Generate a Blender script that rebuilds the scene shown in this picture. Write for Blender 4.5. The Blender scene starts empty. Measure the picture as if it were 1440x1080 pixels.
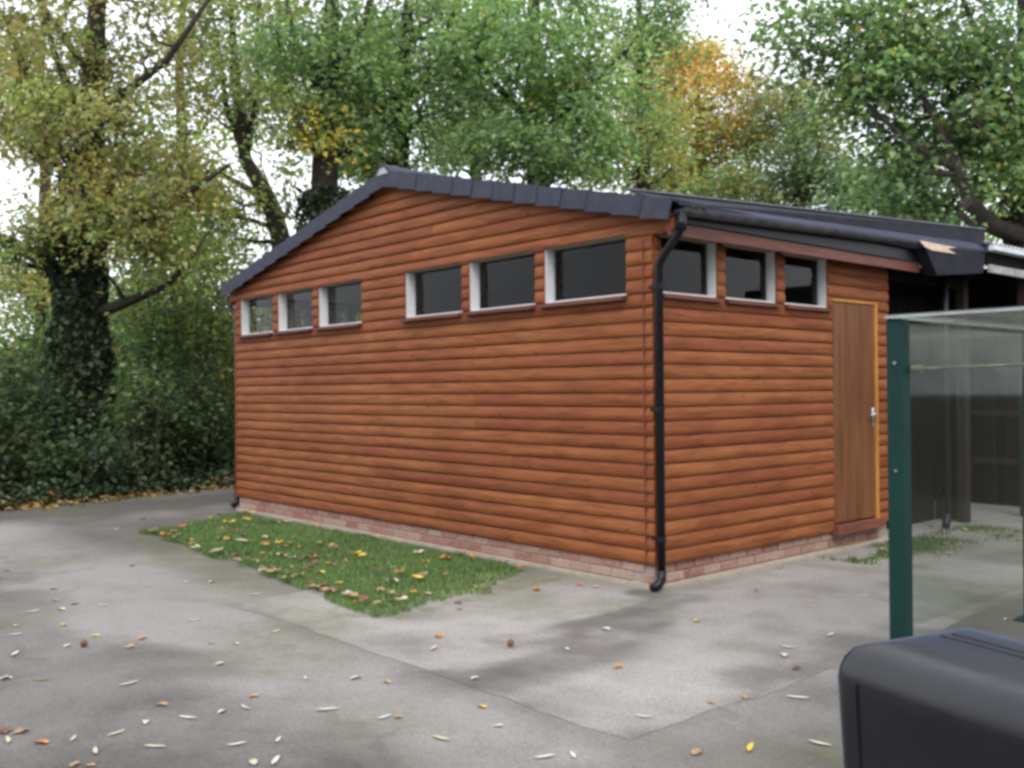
import bpy, math, random
import numpy as np
from mathutils import Vector, Matrix

SC = bpy.context.scene
COL = SC.collection
rng = np.random.default_rng(7)
random.seed(7)

# ------------------------------------------------------------------ camera
CAM = np.array([4.733, -5.583, 1.43])
YAW, PIT, ROL, FPX = 0.72325, 0.00599, -0.00883, 1381.0
_f = np.array([-math.cos(YAW)*math.cos(PIT), math.sin(YAW)*math.cos(PIT), math.sin(PIT)])
_r = np.array([math.sin(YAW), math.cos(YAW), 0.0])
_u = np.cross(_r, _f)
R_ = math.cos(ROL)*_r + math.sin(ROL)*_u
U_ = -math.sin(ROL)*_r + math.cos(ROL)*_u
F_ = _f
cam_d = bpy.data.cameras.new('camera')
cam_d.sensor_fit = 'HORIZONTAL'
cam_d.sensor_width = 36.0
cam_d.lens = 36.0*FPX/1440.0
cam_d.clip_start = 0.05
cam_d.clip_end = 600.0
cam = bpy.data.objects.new('camera', cam_d)
COL.objects.link(cam)
cam.matrix_world = Matrix(((R_[0], U_[0], -F_[0], CAM[0]), (R_[1], U_[1], -F_[1], CAM[1]),
                           (R_[2], U_[2], -F_[2], CAM[2]), (0, 0, 0, 1)))
SC.camera = cam

# ------------------------------------------------------------------ world, sun, exposure
SUN_EL, SUN_AZ = math.radians(48), math.radians(128)   # azimuth: direction the light comes from (x east, y north)
world = bpy.data.worlds.new('World')
SC.world = world
world.use_nodes = True
nt = world.node_tree
nt.nodes.clear()
wo = nt.nodes.new('ShaderNodeOutputWorld')
bg = nt.nodes.new('ShaderNodeBackground')
sky = nt.nodes.new('ShaderNodeTexSky')
sky.sky_type = 'NISHITA'
sky.sun_disc = False
sky.sun_elevation = SUN_EL
sky.sun_rotation = SUN_AZ
sky.dust_density = 4.0
mixw = nt.nodes.new('ShaderNodeMix')
mixw.data_type = 'RGBA'
mixw.inputs[0].default_value = 0.80
mixw.inputs[7].default_value = (9.2, 9.5, 10.0, 1)      # even white overcast over the clear sky
nt.links.new(sky.outputs[0], mixw.inputs[6])
nt.links.new(mixw.outputs[2], bg.inputs[0])
bg.inputs[1].default_value = 0.11
nt.links.new(bg.outputs[0], wo.inputs[0])

sl = bpy.data.lights.new('sun', 'SUN')
sl.energy = 0.9
sl.angle = math.radians(25)
sl.color = (1.0, 0.96, 0.9)
so = bpy.data.objects.new('sun', sl)
COL.objects.link(so)
sd = Vector((math.sin(SUN_AZ)*math.cos(SUN_EL), math.cos(SUN_AZ)*math.cos(SUN_EL), math.sin(SUN_EL)))
so.rotation_euler = sd.to_track_quat('Z', 'Y').to_euler()
so.location = (0, 0, 30)

SC.render.engine = 'CYCLES'
SC.view_settings.view_transform = 'Standard'
SC.view_settings.look = 'None'
SC.view_settings.gamma = 1.0
SC.view_settings.exposure = 0.88
SC.cycles.max_bounces = 6
SC.cycles.diffuse_bounces = 3
SC.cycles.transparent_max_bounces = 12
SC.cycles.filter_width = 3.3       # a soft phone lens
try:
    SC.cycles.use_denoising = True
except Exception:
    pass

# ------------------------------------------------------------------ pixel helpers (photo is 1440 x 1080)
def ray(u, v):
    return F_ + (u-720)/FPX*R_ - (v-540)/FPX*U_
def P(u, v, d):                       # point at depth d along the camera axis
    return CAM + d*ray(u, v)
def PY(u, v, y):
    d = ray(u, v); return CAM + (y-CAM[1])/d[1]*d
def PX(u, v, x):
    d = ray(u, v); return CAM + (x-CAM[0])/d[0]*d
def PZ(u, v, z):
    d = ray(u, v); return CAM + (z-CAM[2])/d[2]*d
G0 = -0.05                            # ground level beside the shed

# ------------------------------------------------------------------ object helpers
WLOC = {}
def setp(o, parent):
    if parent is not None:
        o.parent = parent
        l = WLOC.get(parent.name, (0, 0, 0))
        o.matrix_parent_inverse = Matrix.Translation((-l[0], -l[1], -l[2]))
def link_mesh(name, me, mat, parent=None, loc=None):
    o = bpy.data.objects.new(name, me)
    COL.objects.link(o)
    if mat is not None and len(me.materials) == 0:
        me.materials.append(mat)
    if loc is not None:
        o.location = loc
    setp(o, parent)
    WLOC[o.name] = tuple(loc) if loc is not None else (0, 0, 0)
    return o
def mesh(name, verts, faces, mat, parent=None, smooth=False, loc=None):
    me = bpy.data.meshes.new(name)
    me.from_pydata([tuple(map(float, v)) for v in verts], [], faces)
    if smooth:
        me.polygons.foreach_set('use_smooth', [True]*len(me.polygons))
    me.update()
    return link_mesh(name, me, mat, parent, loc)
def tag(o, label, cat, group=None, kind=None):
    o['label'] = label
    o['category'] = cat
    if group: o['group'] = group
    if kind: o['kind'] = kind
    return o
def struct(o, kind='structure'):
    o['kind'] = kind
    return o
def thing(name, loc, label, cat, group=None):
    o = bpy.data.objects.new(name, None)
    o.empty_display_size = 0.2
    COL.objects.link(o)
    o.location = tuple(map(float, loc))
    WLOC[o.name] = tuple(map(float, loc))
    return tag(o, label, cat, group)

class MB:
    def __init__(s): s.v = []; s.f = []
    def add(s, v, f):
        n = len(s.v); s.v += [tuple(map(float, p)) for p in v]; s.f += [tuple(i+n for i in q) for q in f]
        return s
    def box(s, x0, x1, y0, y1, z0, z1):
        v = [(x0,y0,z0),(x1,y0,z0),(x1,y1,z0),(x0,y1,z0),(x0,y0,z1),(x1,y0,z1),(x1,y1,z1),(x0,y1,z1)]
        return s.add(v, [(0,3,2,1),(4,5,6,7),(0,1,5,4),(1,2,6,5),(2,3,7,6),(3,0,4,7)])
    def bbox(s, x0, x1, y0, y1, z0, z1, b=0.006):       # chamfered box
        import itertools
        v = []; X = (x0, x1); Y = (y0, y1); Z = (z0, z1); S = (1, -1)
        idx = {}
        for i, j, k in itertools.product((0, 1), repeat=3):
            for a in range(3):
                p = [X[i], Y[j], Z[k]]
                for c, s_ in enumerate((S[i], S[j], S[k])):
                    if c != a: p[c] += s_*b
                idx[(i, j, k, a)] = len(v); v.append(tuple(p))
        # vertex (i,j,k,a): on axis-a extreme face
        f = []
        def g(i, j, k, a): return idx[(i, j, k, a)]
        for i in (0, 1):
            q = [g(i,0,0,0), g(i,1,0,0), g(i,1,1,0), g(i,0,1,0)]; f.append(tuple(q if i else q[::-1]))
            q = [g(0,i,0,1), g(0,i,1,1), g(1,i,1,1), g(1,i,0,1)]; f.append(tuple(q if i else q[::-1]))
            q = [g(0,0,i,2), g(1,0,i,2), g(1,1,i,2), g(0,1,i,2)]; f.append(tuple(q if i else q[::-1]))
        for i in (0, 1):
            for j in (0, 1):
                q = [g(i,j,0,0), g(i,j,0,1), g(i,j,1,1), g(i,j,1,0)]; f.append(tuple(q if (i == j) else q[::-1]))
                q = [g(i,0,j,0), g(i,0,j,2), g(i,1,j,2), g(i,1,j,0)]; f.append(tuple(q[::-1] if (i == j) else q))
                q = [g(0,i,j,1), g(0,i,j,2), g(1,i,j,2), g(1,i,j,1)]; f.append(tuple(q if (i == j) else q[::-1]))
        for i, j, k in itertools.product((0, 1), repeat=3):
            q = [g(i,j,k,0), g(i,j,k,1), g(i,j,k,2)]; f.append(tuple(q if (i+j+k) % 2 else q[::-1]))
        return s.add(v, f)
    def prism(s, a, b):                                  # a, b: matching polygons
        n = len(a)
        f = [tuple(range(n))[::-1], tuple(range(n, 2*n))] + [(i, (i+1) % n, n+(i+1) % n, n+i) for i in range(n)]
        return s.add(list(a)+list(b), f)
    def tube(s, pts, rad, n=8, cap=True):
        pts = [np.array(p, float) for p in pts]
        if not hasattr(rad, '__len__'): rad = [rad]*len(pts)
        v = []; f = []
        t0 = pts[1]-pts[0]; t0 = t0/np.linalg.norm(t0)
        a = np.cross(t0, (0.31, 0.17, 0.93)); 
        if np.linalg.norm(a) < .1: a = np.cross(t0, (1, 0, 0))
        for i, p in enumerate(pts):
            t = pts[min(i+1, len(pts)-1)]-pts[max(i-1, 0)]; t = t/(np.linalg.norm(t)+1e-9)
            a = a - t*(a@t); a = a/(np.linalg.norm(a)+1e-9); b = np.cross(t, a)
            for k in range(n):
                w = 2*math.pi*k/n
                v.append(p+rad[i]*(math.cos(w)*a+math.sin(w)*b))
        for i in range(len(pts)-1):
            for k in range(n):
                f.append((i*n+k, i*n+(k+1) % n, (i+1)*n+(k+1) % n, (i+1)*n+k))
        if cap:
            f.append(tuple(range(n))[::-1]); f.append(tuple(range((len(pts)-1)*n, len(pts)*n)))
        return s.add(v, f)
    def build(s, name, mat, parent=None, smooth=False):
        return mesh(name, s.v, s.f, mat, parent, smooth)

# ------------------------------------------------------------------ materials
def newmat(name):
    m = bpy.data.materials.new(name); m.use_nodes = True
    t = m.node_tree; b = t.nodes['Principled BSDF']
    return m, t, b
def nd(t, typ, **kw):
    n = t.nodes.new(typ)
    for k, v in kw.items(): setattr(n, k, v)
    return n
def ramp(t, fac, stops):
    r = nd(t, 'ShaderNodeValToRGB')
    els = r.color_ramp.elements
    while len(els) < len(stops): els.new(0.5)
    for e, (p, c) in zip(els, stops):
        e.position = p; e.color = (*c, 1) if len(c) == 3 else c
    t.links.new(fac, r.inputs[0])
    return r.outputs[0]
def mixc(t, fac, a, b, mode='MIX'):
    m = nd(t, 'ShaderNodeMix', data_type='RGBA', blend_type=mode)
    for s, x in ((0, fac), (6, a), (7, b)):
        if hasattr(x, 'links') or hasattr(x, 'is_linked'): t.links.new(x, m.inputs[s])
        elif s == 0: m.inputs[0].default_value = x
        else: m.inputs[s].default_value = (*x, 1)
    return m.outputs[2]
def noise(t, vec, scale, detail=4, rough=.6, dist=0):
    n = nd(t, 'ShaderNodeTexNoise'); n.inputs['Scale'].default_value = scale
    n.inputs['Detail'].default_value = detail; n.inputs['Roughness'].default_value = rough
    n.inputs['Distortion'].default_value = dist
    if vec is not None: t.links.new(vec, n.inputs['Vector'])
    return n.outputs[0]
def pos(t, scale=(1, 1, 1), rnd=False):
    g = nd(t, 'ShaderNodeNewGeometry')
    m = nd(t, 'ShaderNodeMapping'); m.inputs['Scale'].default_value = scale
    t.links.new(g.outputs['Position'], m.inputs['Vector'])
    if rnd:
        oi = nd(t, 'ShaderNodeObjectInfo')
        k = nd(t, 'ShaderNodeMath', operation='MULTIPLY'); k.inputs[1].default_value = 57.0
        t.links.new(oi.outputs['Random'], k.inputs[0])
        c = nd(t, 'ShaderNodeCombineXYZ')
        for i in range(3): t.links.new(k.outputs[0], c.inputs[i])
        t.links.new(c.outputs[0], m.inputs['Location'])
    return m.outputs[0]
def bump(t, b, h, strength=.2, dist=.01):
    n = nd(t, 'ShaderNodeBump'); n.inputs['Strength'].default_value = strength; n.inputs['Distance'].default_value = dist
    t.links.new(h, n.inputs['Height']); t.links.new(n.outputs[0], b.inputs['Normal'])
def wood(name, scale, c0, c1, c2, rough=.5, knots=True, var=.8, spec=.35):
    m, t, b = newmat(name)
    v = pos(t, scale, True)
    g1 = noise(t, v, 3.0, 6, .65, .6)
    col = ramp(t, g1, [(.34, c0), (.5, c1), (.68, c2)])
    oi = nd(t, 'ShaderNodeObjectInfo')
    rc = ramp(t, oi.outputs['Random'], [(0, (1-var*.32, 1-var*.42, 1-var*.40)), (.3, (1-var*.12, 1-var*.22, 1-var*.10)), (.6, (1-var*.10, 1-var*.10, 1-var*.12)), (1, (1.02, 1.05, 1.05))])
    col = mixc(t, 1.0, col, rc, 'MULTIPLY')
    wv = noise(t, pos(t, (1, 1, 1)), 1.1, 3, .6)
    col = mixc(t, ramp(t, wv, [(.42, (0, 0, 0)), (.7, (.35, .35, .35))]), col, (c0[0]*.75, c0[1]*.7, c0[2]*.7))
    if knots:
        vo = nd(t, 'ShaderNodeTexVoronoi'); vo.inputs['Scale'].default_value = 1.0
        v2 = pos(t, tuple(4.0 if s < 2 else 9.0 for s in scale), True)
        t.links.new(v2, vo.inputs['Vector'])
        kn = ramp(t, vo.outputs['Distance'], [(.03, (.8, .8, .8)), (.12, (0, 0, 0))])
        col = mixc(t, kn, col, (c0[0]*.35, c0[1]*.3, c0[2]*.35))
    t.links.new(col, b.inputs['Base Color'])
    b.inputs['Roughness'].default_value = rough
    b.inputs['Specular IOR Level'].default_value = spec
    bump(t, b, g1, .25, .004)
    return m
def plain(name, c, rough=.6, var=.25, nscale=6, metal=0, spec=.5, bmp=.1):
    m, t, b = newmat(name)
    n = noise(t, pos(t), nscale, 5, .65)
    col = ramp(t, n, [(.3, tuple(x*(1-var) for x in c)), (.7, tuple(min(1, x*(1+var)) for x in c))])
    t.links.new(col, b.inputs['Base Color'])
    b.inputs['Roughness'].default_value = rough
    b.inputs['Metallic'].default_value = metal
    b.inputs['Specular IOR Level'].default_value = spec
    if bmp: bump(t, b, noise(t, pos(t), nscale*8, 3, .6), bmp, .004)
    return m

WA, WB, WC = (.18, .055, .020), (.27, .089, .031), (.345, .124, .046)
M = {}
M['clad_x'] = wood('stained_cladding_gable', (.7, 8, 8), WA, WB, WC, rough=.6, spec=.2)
M['clad_y'] = wood('stained_cladding_side', (8, .7, 8), WA, WB, WC, rough=.6, spec=.2)
M['trim'] = wood('stained_trim', (6, 6, .6), (.14, .044, .018), (.23, .075, .028), (.30, .105, .04), knots=False)
M['trim_y'] = wood('stained_fascia', (6, .6, 6), (.13, .045, .03), (.2, .07, .045), (.27, .1, .06), knots=False)
M['sill'] = wood('sill_wood', (1, 1, 6), (.10, .032, .02), (.15, .05, .03), (.2, .07, .04), knots=False)
M['door'] = wood('door_veneer', (9, 9, .45), (.10, .038, .015), (.175, .070, .027), (.235, .10, .04), rough=.5, knots=False, var=.1)
M['doorframe'] = wood('door_frame_pine', (7, 7, .7), (.40, .17, .03), (.52, .23, .045), (.6, .28, .06), knots=False, var=.1)
M['white'] = plain('white_paint', (.66, .67, .70), .5, .08, 4, bmp=.05)
M['headwood'] = plain('bare_frame_head', (.26, .22, .17), .7, .2, 8)
M['ceil'] = plain('ceiling_board', (.7, .69, .7), .8, .08, 2)
M['inner'] = plain('interior_lining', (.10, .09, .085), .9, .1, 2)
M['tile'] = plain('slate_grey_tile', (.031, .035, .060), .65, .3, 9, bmp=.3)
M['mortar'] = plain('ridge_mortar', (.42, .41, .42), .9, .15, 14, bmp=.4)
M['black'] = plain('black_plastic', (.008, .008, .012), .4, .3, 8, spec=.3, bmp=.05)
M['gutter'] = plain('weathered_black_gutter', (.05, .052, .06), .55, .6, 10, bmp=.2)
M['felt'] = plain('black_roof_sheet', (.020, .020, .032), .7, .3, 7, spec=.15, bmp=.1)
M['felt2'] = plain('worn_roof_sheet', (.044, .046, .074), .7, .25, 5, spec=.2, bmp=.1)
M['alu'] = plain('grey_metal_cap', (.5, .53, .56), .4, .2, 9, metal=.5)
M['capgrey'] = plain('weathered_cap', (.16, .165, .19), .7, .3, 9, spec=.2)
M['palegrey'] = plain('pale_corrugated_sheet', (.66, .70, .72), .5, .2, 6)
M['dirtywhite'] = plain('dirty_white_board', (.36, .36, .36), .7, .4, 9)
M['flake'] = plain('peeled_cream_paint', (.72, .56, .44), .8, .2, 18)
M['steel'] = plain('brushed_steel', (.62, .63, .66), .3, .1, 20, metal=.9)
M['darkwood'] = wood('shade_dark_stained_board', (8, 8, .7), (.006, .004, .005), (.009, .007, .008), (.014, .011, .011), knots=False, rough=.8, spec=.1)  # dark stain taken down towards black to carry the shade of the recess
M['postwood'] = wood('weathered_post', (8, 8, .7), (.026, .018, .015), (.04, .028, .023), (.06, .043, .035), knots=False, rough=.8, spec=.15)
M['green'] = plain('green_powder_coat', (.004, .036, .032), .5, .12, 5, spec=.3, bmp=.03)
M['railyellow'] = plain('algae_stained_rail', (.21, .21, .15), .7, .35, 12)
M['bark'] = plain('tree_bark', (.035, .028, .022), .95, .5, 9, bmp=.8)
M['twig'] = plain('grey_stem', (.1, .085, .065), .9, .3, 9)

def brick_mat():
    m, t, b = newmat('painted_plinth_brick')
    oi = nd(t, 'ShaderNodeObjectInfo')
    base = ramp(t, oi.outputs['Random'], [(0, (.25, .09, .068)), (.3, (.30, .14, .11)), (.65, (.34, .20, .16)), (1, (.37, .25, .21))])
    n = noise(t, pos(t), 22, 5, .7)
    col = mixc(t, ramp(t, n, [(.42, (0, 0, 0)), (.75, (.45, .45, .45))]), base, (.50, .42, .37))
    t.links.new(col, b.inputs['Base Color']); b.inputs['Roughness'].default_value = .85
    bump(t, b, n, .4, .006)
    return m
M['brick'] = brick_mat()
M['mort'] = plain('plinth_mortar', (.34, .28, .24), .9, .2, 20, bmp=.4)
M['footing'] = plain('concrete_footing', (.40, .34, .27), .9, .2, 12, bmp=.4)

def glass_mat(name, tint, dirt=None, rough=.02, zr=None, ior=1.33):
    m, t, b = newmat(name)
    t.nodes.remove(b)
    out = t.nodes['Material Output']
    tr = nd(t, 'ShaderNodeBsdfTransparent'); tr.inputs[0].default_value = (*tint, 1)
    gl = nd(t, 'ShaderNodeBsdfGlossy'); gl.inputs['Roughness'].default_value = rough
    fr = nd(t, 'ShaderNodeFresnel'); fr.inputs[0].default_value = ior
    mx = nd(t, 'ShaderNodeMixShader')
    gb = nd(t, 'ShaderNodeNewGeometry')
    fs = nd(t, 'ShaderNodeMath', operation='SUBTRACT'); fs.inputs[0].default_value = 1.0
    t.links.new(gb.outputs['Backfacing'], fs.inputs[1])
    fm_ = nd(t, 'ShaderNodeMath', operation='MULTIPLY')      # only the front face of a pane reflects
    t.links.new(fr.outputs[0], fm_.inputs[0]); t.links.new(fs.outputs[0], fm_.inputs[1])
    t.links.new(fm_.outputs[0], mx.inputs[0]); t.links.new(tr.outputs[0], mx.inputs[1]); t.links.new(gl.outputs[0], mx.inputs[2])
    res = mx.outputs[0]
    if dirt:
        di = nd(t, 'ShaderNodeBsdfDiffuse'); di.inputs[0].default_value = (*dirt, 1)
        tl = nd(t, 'ShaderNodeBsdfTranslucent'); tl.inputs[0].default_value = (*dirt, 1)
        md = nd(t, 'ShaderNodeMixShader'); md.inputs[0].default_value = .5
        t.links.new(di.outputs[0], md.inputs[1]); t.links.new(tl.outputs[0], md.inputs[2])
        g = nd(t, 'ShaderNodeNewGeometry'); sp = nd(t, 'ShaderNodeSeparateXYZ')
        t.links.new(g.outputs['Position'], sp.inputs[0])
        mr = nd(t, 'ShaderNodeMapRange'); mr.inputs[1].default_value = zr[0]; mr.inputs[2].default_value = zr[1]
        mr.inputs[3].default_value = .012; mr.inputs[4].default_value = .34
        zz = nd(t, 'ShaderNodeMath', operation='MULTIPLY_ADD'); zz.inputs[1].default_value = .42
        t.links.new(noise(t, pos(t, (5, 5, 1.6)), 1.3, 5, .7), zz.inputs[0]); t.links.new(sp.outputs[2], zz.inputs[2])
        z3 = nd(t, 'ShaderNodeMath', operation='SUBTRACT'); z3.inputs[1].default_value = .21
        t.links.new(zz.outputs[0], z3.inputs[0]); t.links.new(z3.outputs[0], mr.inputs[0])
        n = noise(t, pos(t, (7, 7, 2.2)), 1.6, 6, .7)
        k = nd(t, 'ShaderNodeMath', operation='MULTIPLY')
        t.links.new(mr.outputs[0], k.inputs[0])
        t.links.new(ramp(t, n, [(.3, (.35,)*3), (.7, (1, 1, 1))]), k.inputs[1])
        m2 = nd(t, 'ShaderNodeMixShader')
        t.links.new(k.outputs[0], m2.inputs[0]); t.links.new(res, m2.inputs[1]); t.links.new(md.outputs[0], m2.inputs[2])
        res = m2.outputs[0]
    t.links.new(res, out.inputs[0])
    return m
M['pane'] = glass_mat('window_glass', (.95, .96, .96))
M['perspex'] = glass_mat('algae_streaked_perspex', (.93, .95, .94), (.33, .345, .30), .05, (1.47, 1.70), 1.33)

def leaf_mat(name, transl=.5, gloss=.025):
    m, t, b = newmat(name); t.nodes.remove(b)
    out = t.nodes['Material Output']
    a = nd(t, 'ShaderNodeAttribute', attribute_name='leafcol')
    d = nd(t, 'ShaderNodeBsdfDiffuse'); tl = nd(t, 'ShaderNodeBsdfTranslucent')
    t.links.new(a.outputs['Color'], d.inputs[0])
    tc = mixc(t, 1.0, a.outputs['Color'], (1.25, 1.35, .8), 'MULTIPLY')
    t.links.new(tc, tl.inputs[0])
    mx = nd(t, 'ShaderNodeMixShader'); mx.inputs[0].default_value = transl
    t.links.new(d.outputs[0], mx.inputs[1]); t.links.new(tl.outputs[0], mx.inputs[2])
    gl = nd(t, 'ShaderNodeBsdfGlossy'); gl.inputs['Roughness'].default_value = .45
    gl.inputs[0].default_value = (.8, .8, .8, 1)
    m2 = nd(t, 'ShaderNodeMixShader'); m2.inputs[0].default_value = gloss
    t.links.new(mx.outputs[0], m2.inputs[1]); t.links.new(gl.outputs[0], m2.inputs[2])
    t.links.new(m2.outputs[0], out.inputs[0])
    return m
M['leaf'] = leaf_mat('foliage')
M['ivy'] = leaf_mat('ivy_foliage', .15, .03)
M['grass'] = leaf_mat('grass_blades', .4, .04)
M['litter'] = leaf_mat('dry_leaves', .2, .03)

# ------------------------------------------------------------------ numpy noise
def vnoise(x, y, scale, seed):
    r = np.random.default_rng(seed).random((64, 64))
    x = x*scale+100; y = y*scale+100
    xi = np.floor(x).astype(int); yi = np.floor(y).astype(int)
    fx = x-xi; fy = y-yi
    fx = fx*fx*(3-2*fx); fy = fy*fy*(3-2*fy)
    a = r[xi % 64, yi % 64]; b = r[(xi+1) % 64, yi % 64]; c = r[xi % 64, (yi+1) % 64]; d = r[(xi+1) % 64, (yi+1) % 64]
    return (a*(1-fx)+b*fx)*(1-fy)+(c*(1-fx)+d*fx)*fy
def fbm(x, y, scale, seed, o=4):
    s = 0; w = 0
    for i in range(o):
        s = s+vnoise(x, y, scale*2**i, seed+i)*.5**i; w += .5**i
    return s/w
def segdist(x, y, pts):
    d = np.full(x.shape, 1e9)
    for (a, b) in zip(pts[:-1], pts[1:]):
        ax, ay, ar = a; bx, by, br = b
        vx, vy = bx-ax, by-ay
        t = np.clip(((x-ax)*vx+(y-ay)*vy)/(vx*vx+vy*vy), 0, 1)
        d = np.minimum(d, np.hypot(x-ax-t*vx, y-ay-t*vy)/(ar+t*(br-ar)))
    return d

# ------------------------------------------------------------------ leaf meshes
def leaves(name, C, size, colr, mat, parent=None, up=.6, aspect=.62, dirs=None, fold=.18):
    N = len(C)
    size = np.broadcast_to(np.asarray(size, float), (N,))
    n = rng.normal(size=(N, 3)); n[:, 2] = np.abs(n[:, 2])+up; n /= np.linalg.norm(n, axis=1)[:, None]
    if dirs is None: dirs = rng.normal(size=(N, 3))
    a = dirs-n*np.sum(dirs*n, axis=1)[:, None]; a /= np.linalg.norm(a, axis=1)[:, None]+1e-9
    b = np.cross(n, a)
    L = size[:, None]
    v = np.empty((N, 4, 3))
    v[:, 0] = C-a*L*.5
    v[:, 1] = C+b*L*aspect*.5+n*L*fold-a*L*.05
    v[:, 2] = C+a*L*.5-n*L*.08
    v[:, 3] = C-b*L*aspect*.5+n*L*fold-a*L*.05
    me = bpy.data.meshes.new(name)
    me.vertices.add(N*4); me.vertices.foreach_set('co', v.ravel())
    me.loops.add(N*4); me.loops.foreach_set('vertex_index', np.arange(N*4, dtype=np.int32))
    me.polygons.add(N); me.polygons.foreach_set('loop_start', np.arange(0, N*4, 4, dtype=np.int32))
    me.polygons.foreach_set('loop_total', np.full(N, 4, dtype=np.int32))
    at = me.attributes.new('leafcol', 'FLOAT_COLOR', 'POINT')
    c4 = np.ones((N, 4, 4)); c4[:, :, :3] = np.clip(colr*1.0, .004, .95)[:, None, :]
    at.data.foreach_set('color', c4.ravel())
    me.update(calc_edges=True)
    return link_mesh(name, me, mat, parent)
GR = np.array((.17, .27, .135)); LG = np.array((.28, .39, .17)); OL = np.array((.30, .275, .11))
BR = np.array((.36, .27, .15)); YE = np.array((.50, .36, .05)); OR = np.array((.52, .24, .05))
BG = np.array((.17, .25, .175)); DK = np.array((.035, .058, .026)); PA = np.array((.36, .36, .22))
def palette(n, pal):
    cols = np.array([p[0] for p in pal]); w = np.array([p[1] for p in pal], float); w /= w.sum()
    return cols[rng.choice(len(pal), n, p=w)]

# ================================================================== GROUND
XW = -8.95                                  # tarmac meets the wood
def grid_sheet(name, x0, x1, y0, y1, step, z, mat, attrs, edge=None):
    xs = np.arange(x0, x1+step*.5, step); ys = np.arange(y0, y1+step*.5, step)
    X, Y = np.meshgrid(xs, ys, indexing='ij')
    if edge: X, Y = edge(X, Y)
    nx, ny = X.shape
    Z = z + (fbm(X, Y, .6, 3, 3)-.5)*.012 if callable(attrs) is False else np.full(X.shape, z)
    v = np.stack([X, Y, np.full(X.shape, z)], -1).reshape(-1, 3)
    i = np.arange((nx-1)*(ny-1)); r = i//(ny-1); c = i % (ny-1)
    q = np.stack([r*ny+c, (r+1)*ny+c, (r+1)*ny+c+1, r*ny+c+1], -1).astype(np.int32)
    me = bpy.data.meshes.new(name)
    me.vertices.add(len(v)); me.vertices.foreach_set('co', v.ravel())
    me.loops.add(q.size); me.loops.foreach_set('vertex_index', q.ravel())
    me.polygons.add(len(q)); me.polygons.foreach_set('loop_start', np.arange(0, q.size, 4, dtype=np.int32))
    me.polygons.foreach_set('loop_total', np.full(len(q), 4, dtype=np.int32))
    A = attrs(X, Y)
    at = me.attributes.new('wear', 'FLOAT_COLOR', 'POINT')
    c4 = np.ones((nx*ny, 4)); 
    for k in range(3): c4[:, k] = A[k].ravel()
    at.data.foreach_set('color', c4.ravel())
    me.update(calc_edges=True)
    return link_mesh(name, me, mat)
STAIN = [(*PZ(932, 838, G0)[:2], .15), (*PZ(880, 868, G0)[:2], .20), (*PZ(820, 912, G0)[:2], .40), (*PZ(735, 948, G0)[:2], .20),
         (*PZ(640, 962, G0)[:2], .20), (*PZ(560, 950, G0)[:2], .1)]
def wear_common(X, Y):
    n = fbm(X, Y, 2.3, 11, 4)-.5
    n2 = fbm(X, Y, .55, 21, 4)
    nb = fbm(X, Y, 5.0, 12, 4)-.5
    d = segdist(X+.5*n+.2*nb, Y+.5*n-.2*nb, STAIN)
    damp = np.clip((1.25-d)/.55, 0, 1)*np.clip(.75+1.6*nb, .3, 1)
    moss = np.clip((fbm(X*.7+Y*.5, Y*1.5-X*.6, 1.1, 31, 5)-.53)*4.5, 0, 1)*.8
    # moss keeps to the edge of the lawn, the plinth and old joints
    near = 1.6*np.clip(1-np.abs(segdist(X, Y, [(-5.6, -1.68, .22), (-3.4, -1.95, .42), (-1.9, -2.1, .42), (-1.0, -2.1, .16), (-.6, -1.9, .16), (-.9, -.3, .2)])), 0, 1)
    near = np.maximum(near, np.clip(1.2-segdist(X, Y, [(-6.6, -.1, .14), (.05, -.1, .14), (.12, .1, .12), (.12, 3.2, .14)]), 0, 1))
    near = np.maximum(near, np.clip(1.1-segdist(X, Y, [(.5, 2.4, .35), (.45, 4.8, .5)]), 0, 1))
    moss = np.clip(moss+near*(.25+1.3*np.clip(n+.2, 0, 1)), 0, 1)
    return n, n2, damp, moss
def asph_attr(X, Y):
    n, n2, damp, moss = wear_common(X, Y)
    mottle = np.clip((n2-.36)*2.6, 0, 1)  # random paler patches in the tarmac tone
    # paler band past the lawn, darker tone along the wood
    band = np.clip(1.25-segdist(X+n*.8, Y+n*.5, [(-7.6, -3.2, .9), (-4.2, -2.9, .75), (-1.3, -2.9, .55)]), 0, 1)
    dark = np.clip(1.3-segdist(X+n*.6, Y, [(-8.3, -3.2, .7), (-8.0, 6, 1.1)]), 0, 1)
    strip = np.clip(1.3-segdist(X, Y+.15*n, [(-1.9, -2.70, .10), (1.9, -2.72, .13)]), 0, 1)*np.clip(.4+3*n, 0, 1)
    pale = np.clip(1.2-segdist(X+n*.9, Y+n*.7, [(-.8, -3.0, .4), (.6, -3.1, .5), (1.9, -2.9, .5)]), 0, 1)*.6
    tone = np.clip(.07+.62*mottle+.75*band-.65*dark+.45*strip+pale+.5*n, 0, 1)
    return tone, moss*.75, damp*.7
def conc_attr(X, Y):
    n, n2, damp, moss = wear_common(X, Y)
    edge = np.clip(1-segdist(X+.1*n, Y+.1*n, [(-1.6, -2.5, .40), (1.93, -2.5, .55), (1.93, 6, .25)]), 0, 1)
    far_l = np.clip((-1.2-X)/.55, 0, 1)*.25
    tone = np.clip(.70+1.0*(n2-.5)-.7*np.clip(n*2, 0, 1)-.75*edge*np.clip(n*3+.6, .15, 1)-far_l, 0, 1)
    return tone, moss*.8, damp
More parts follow.
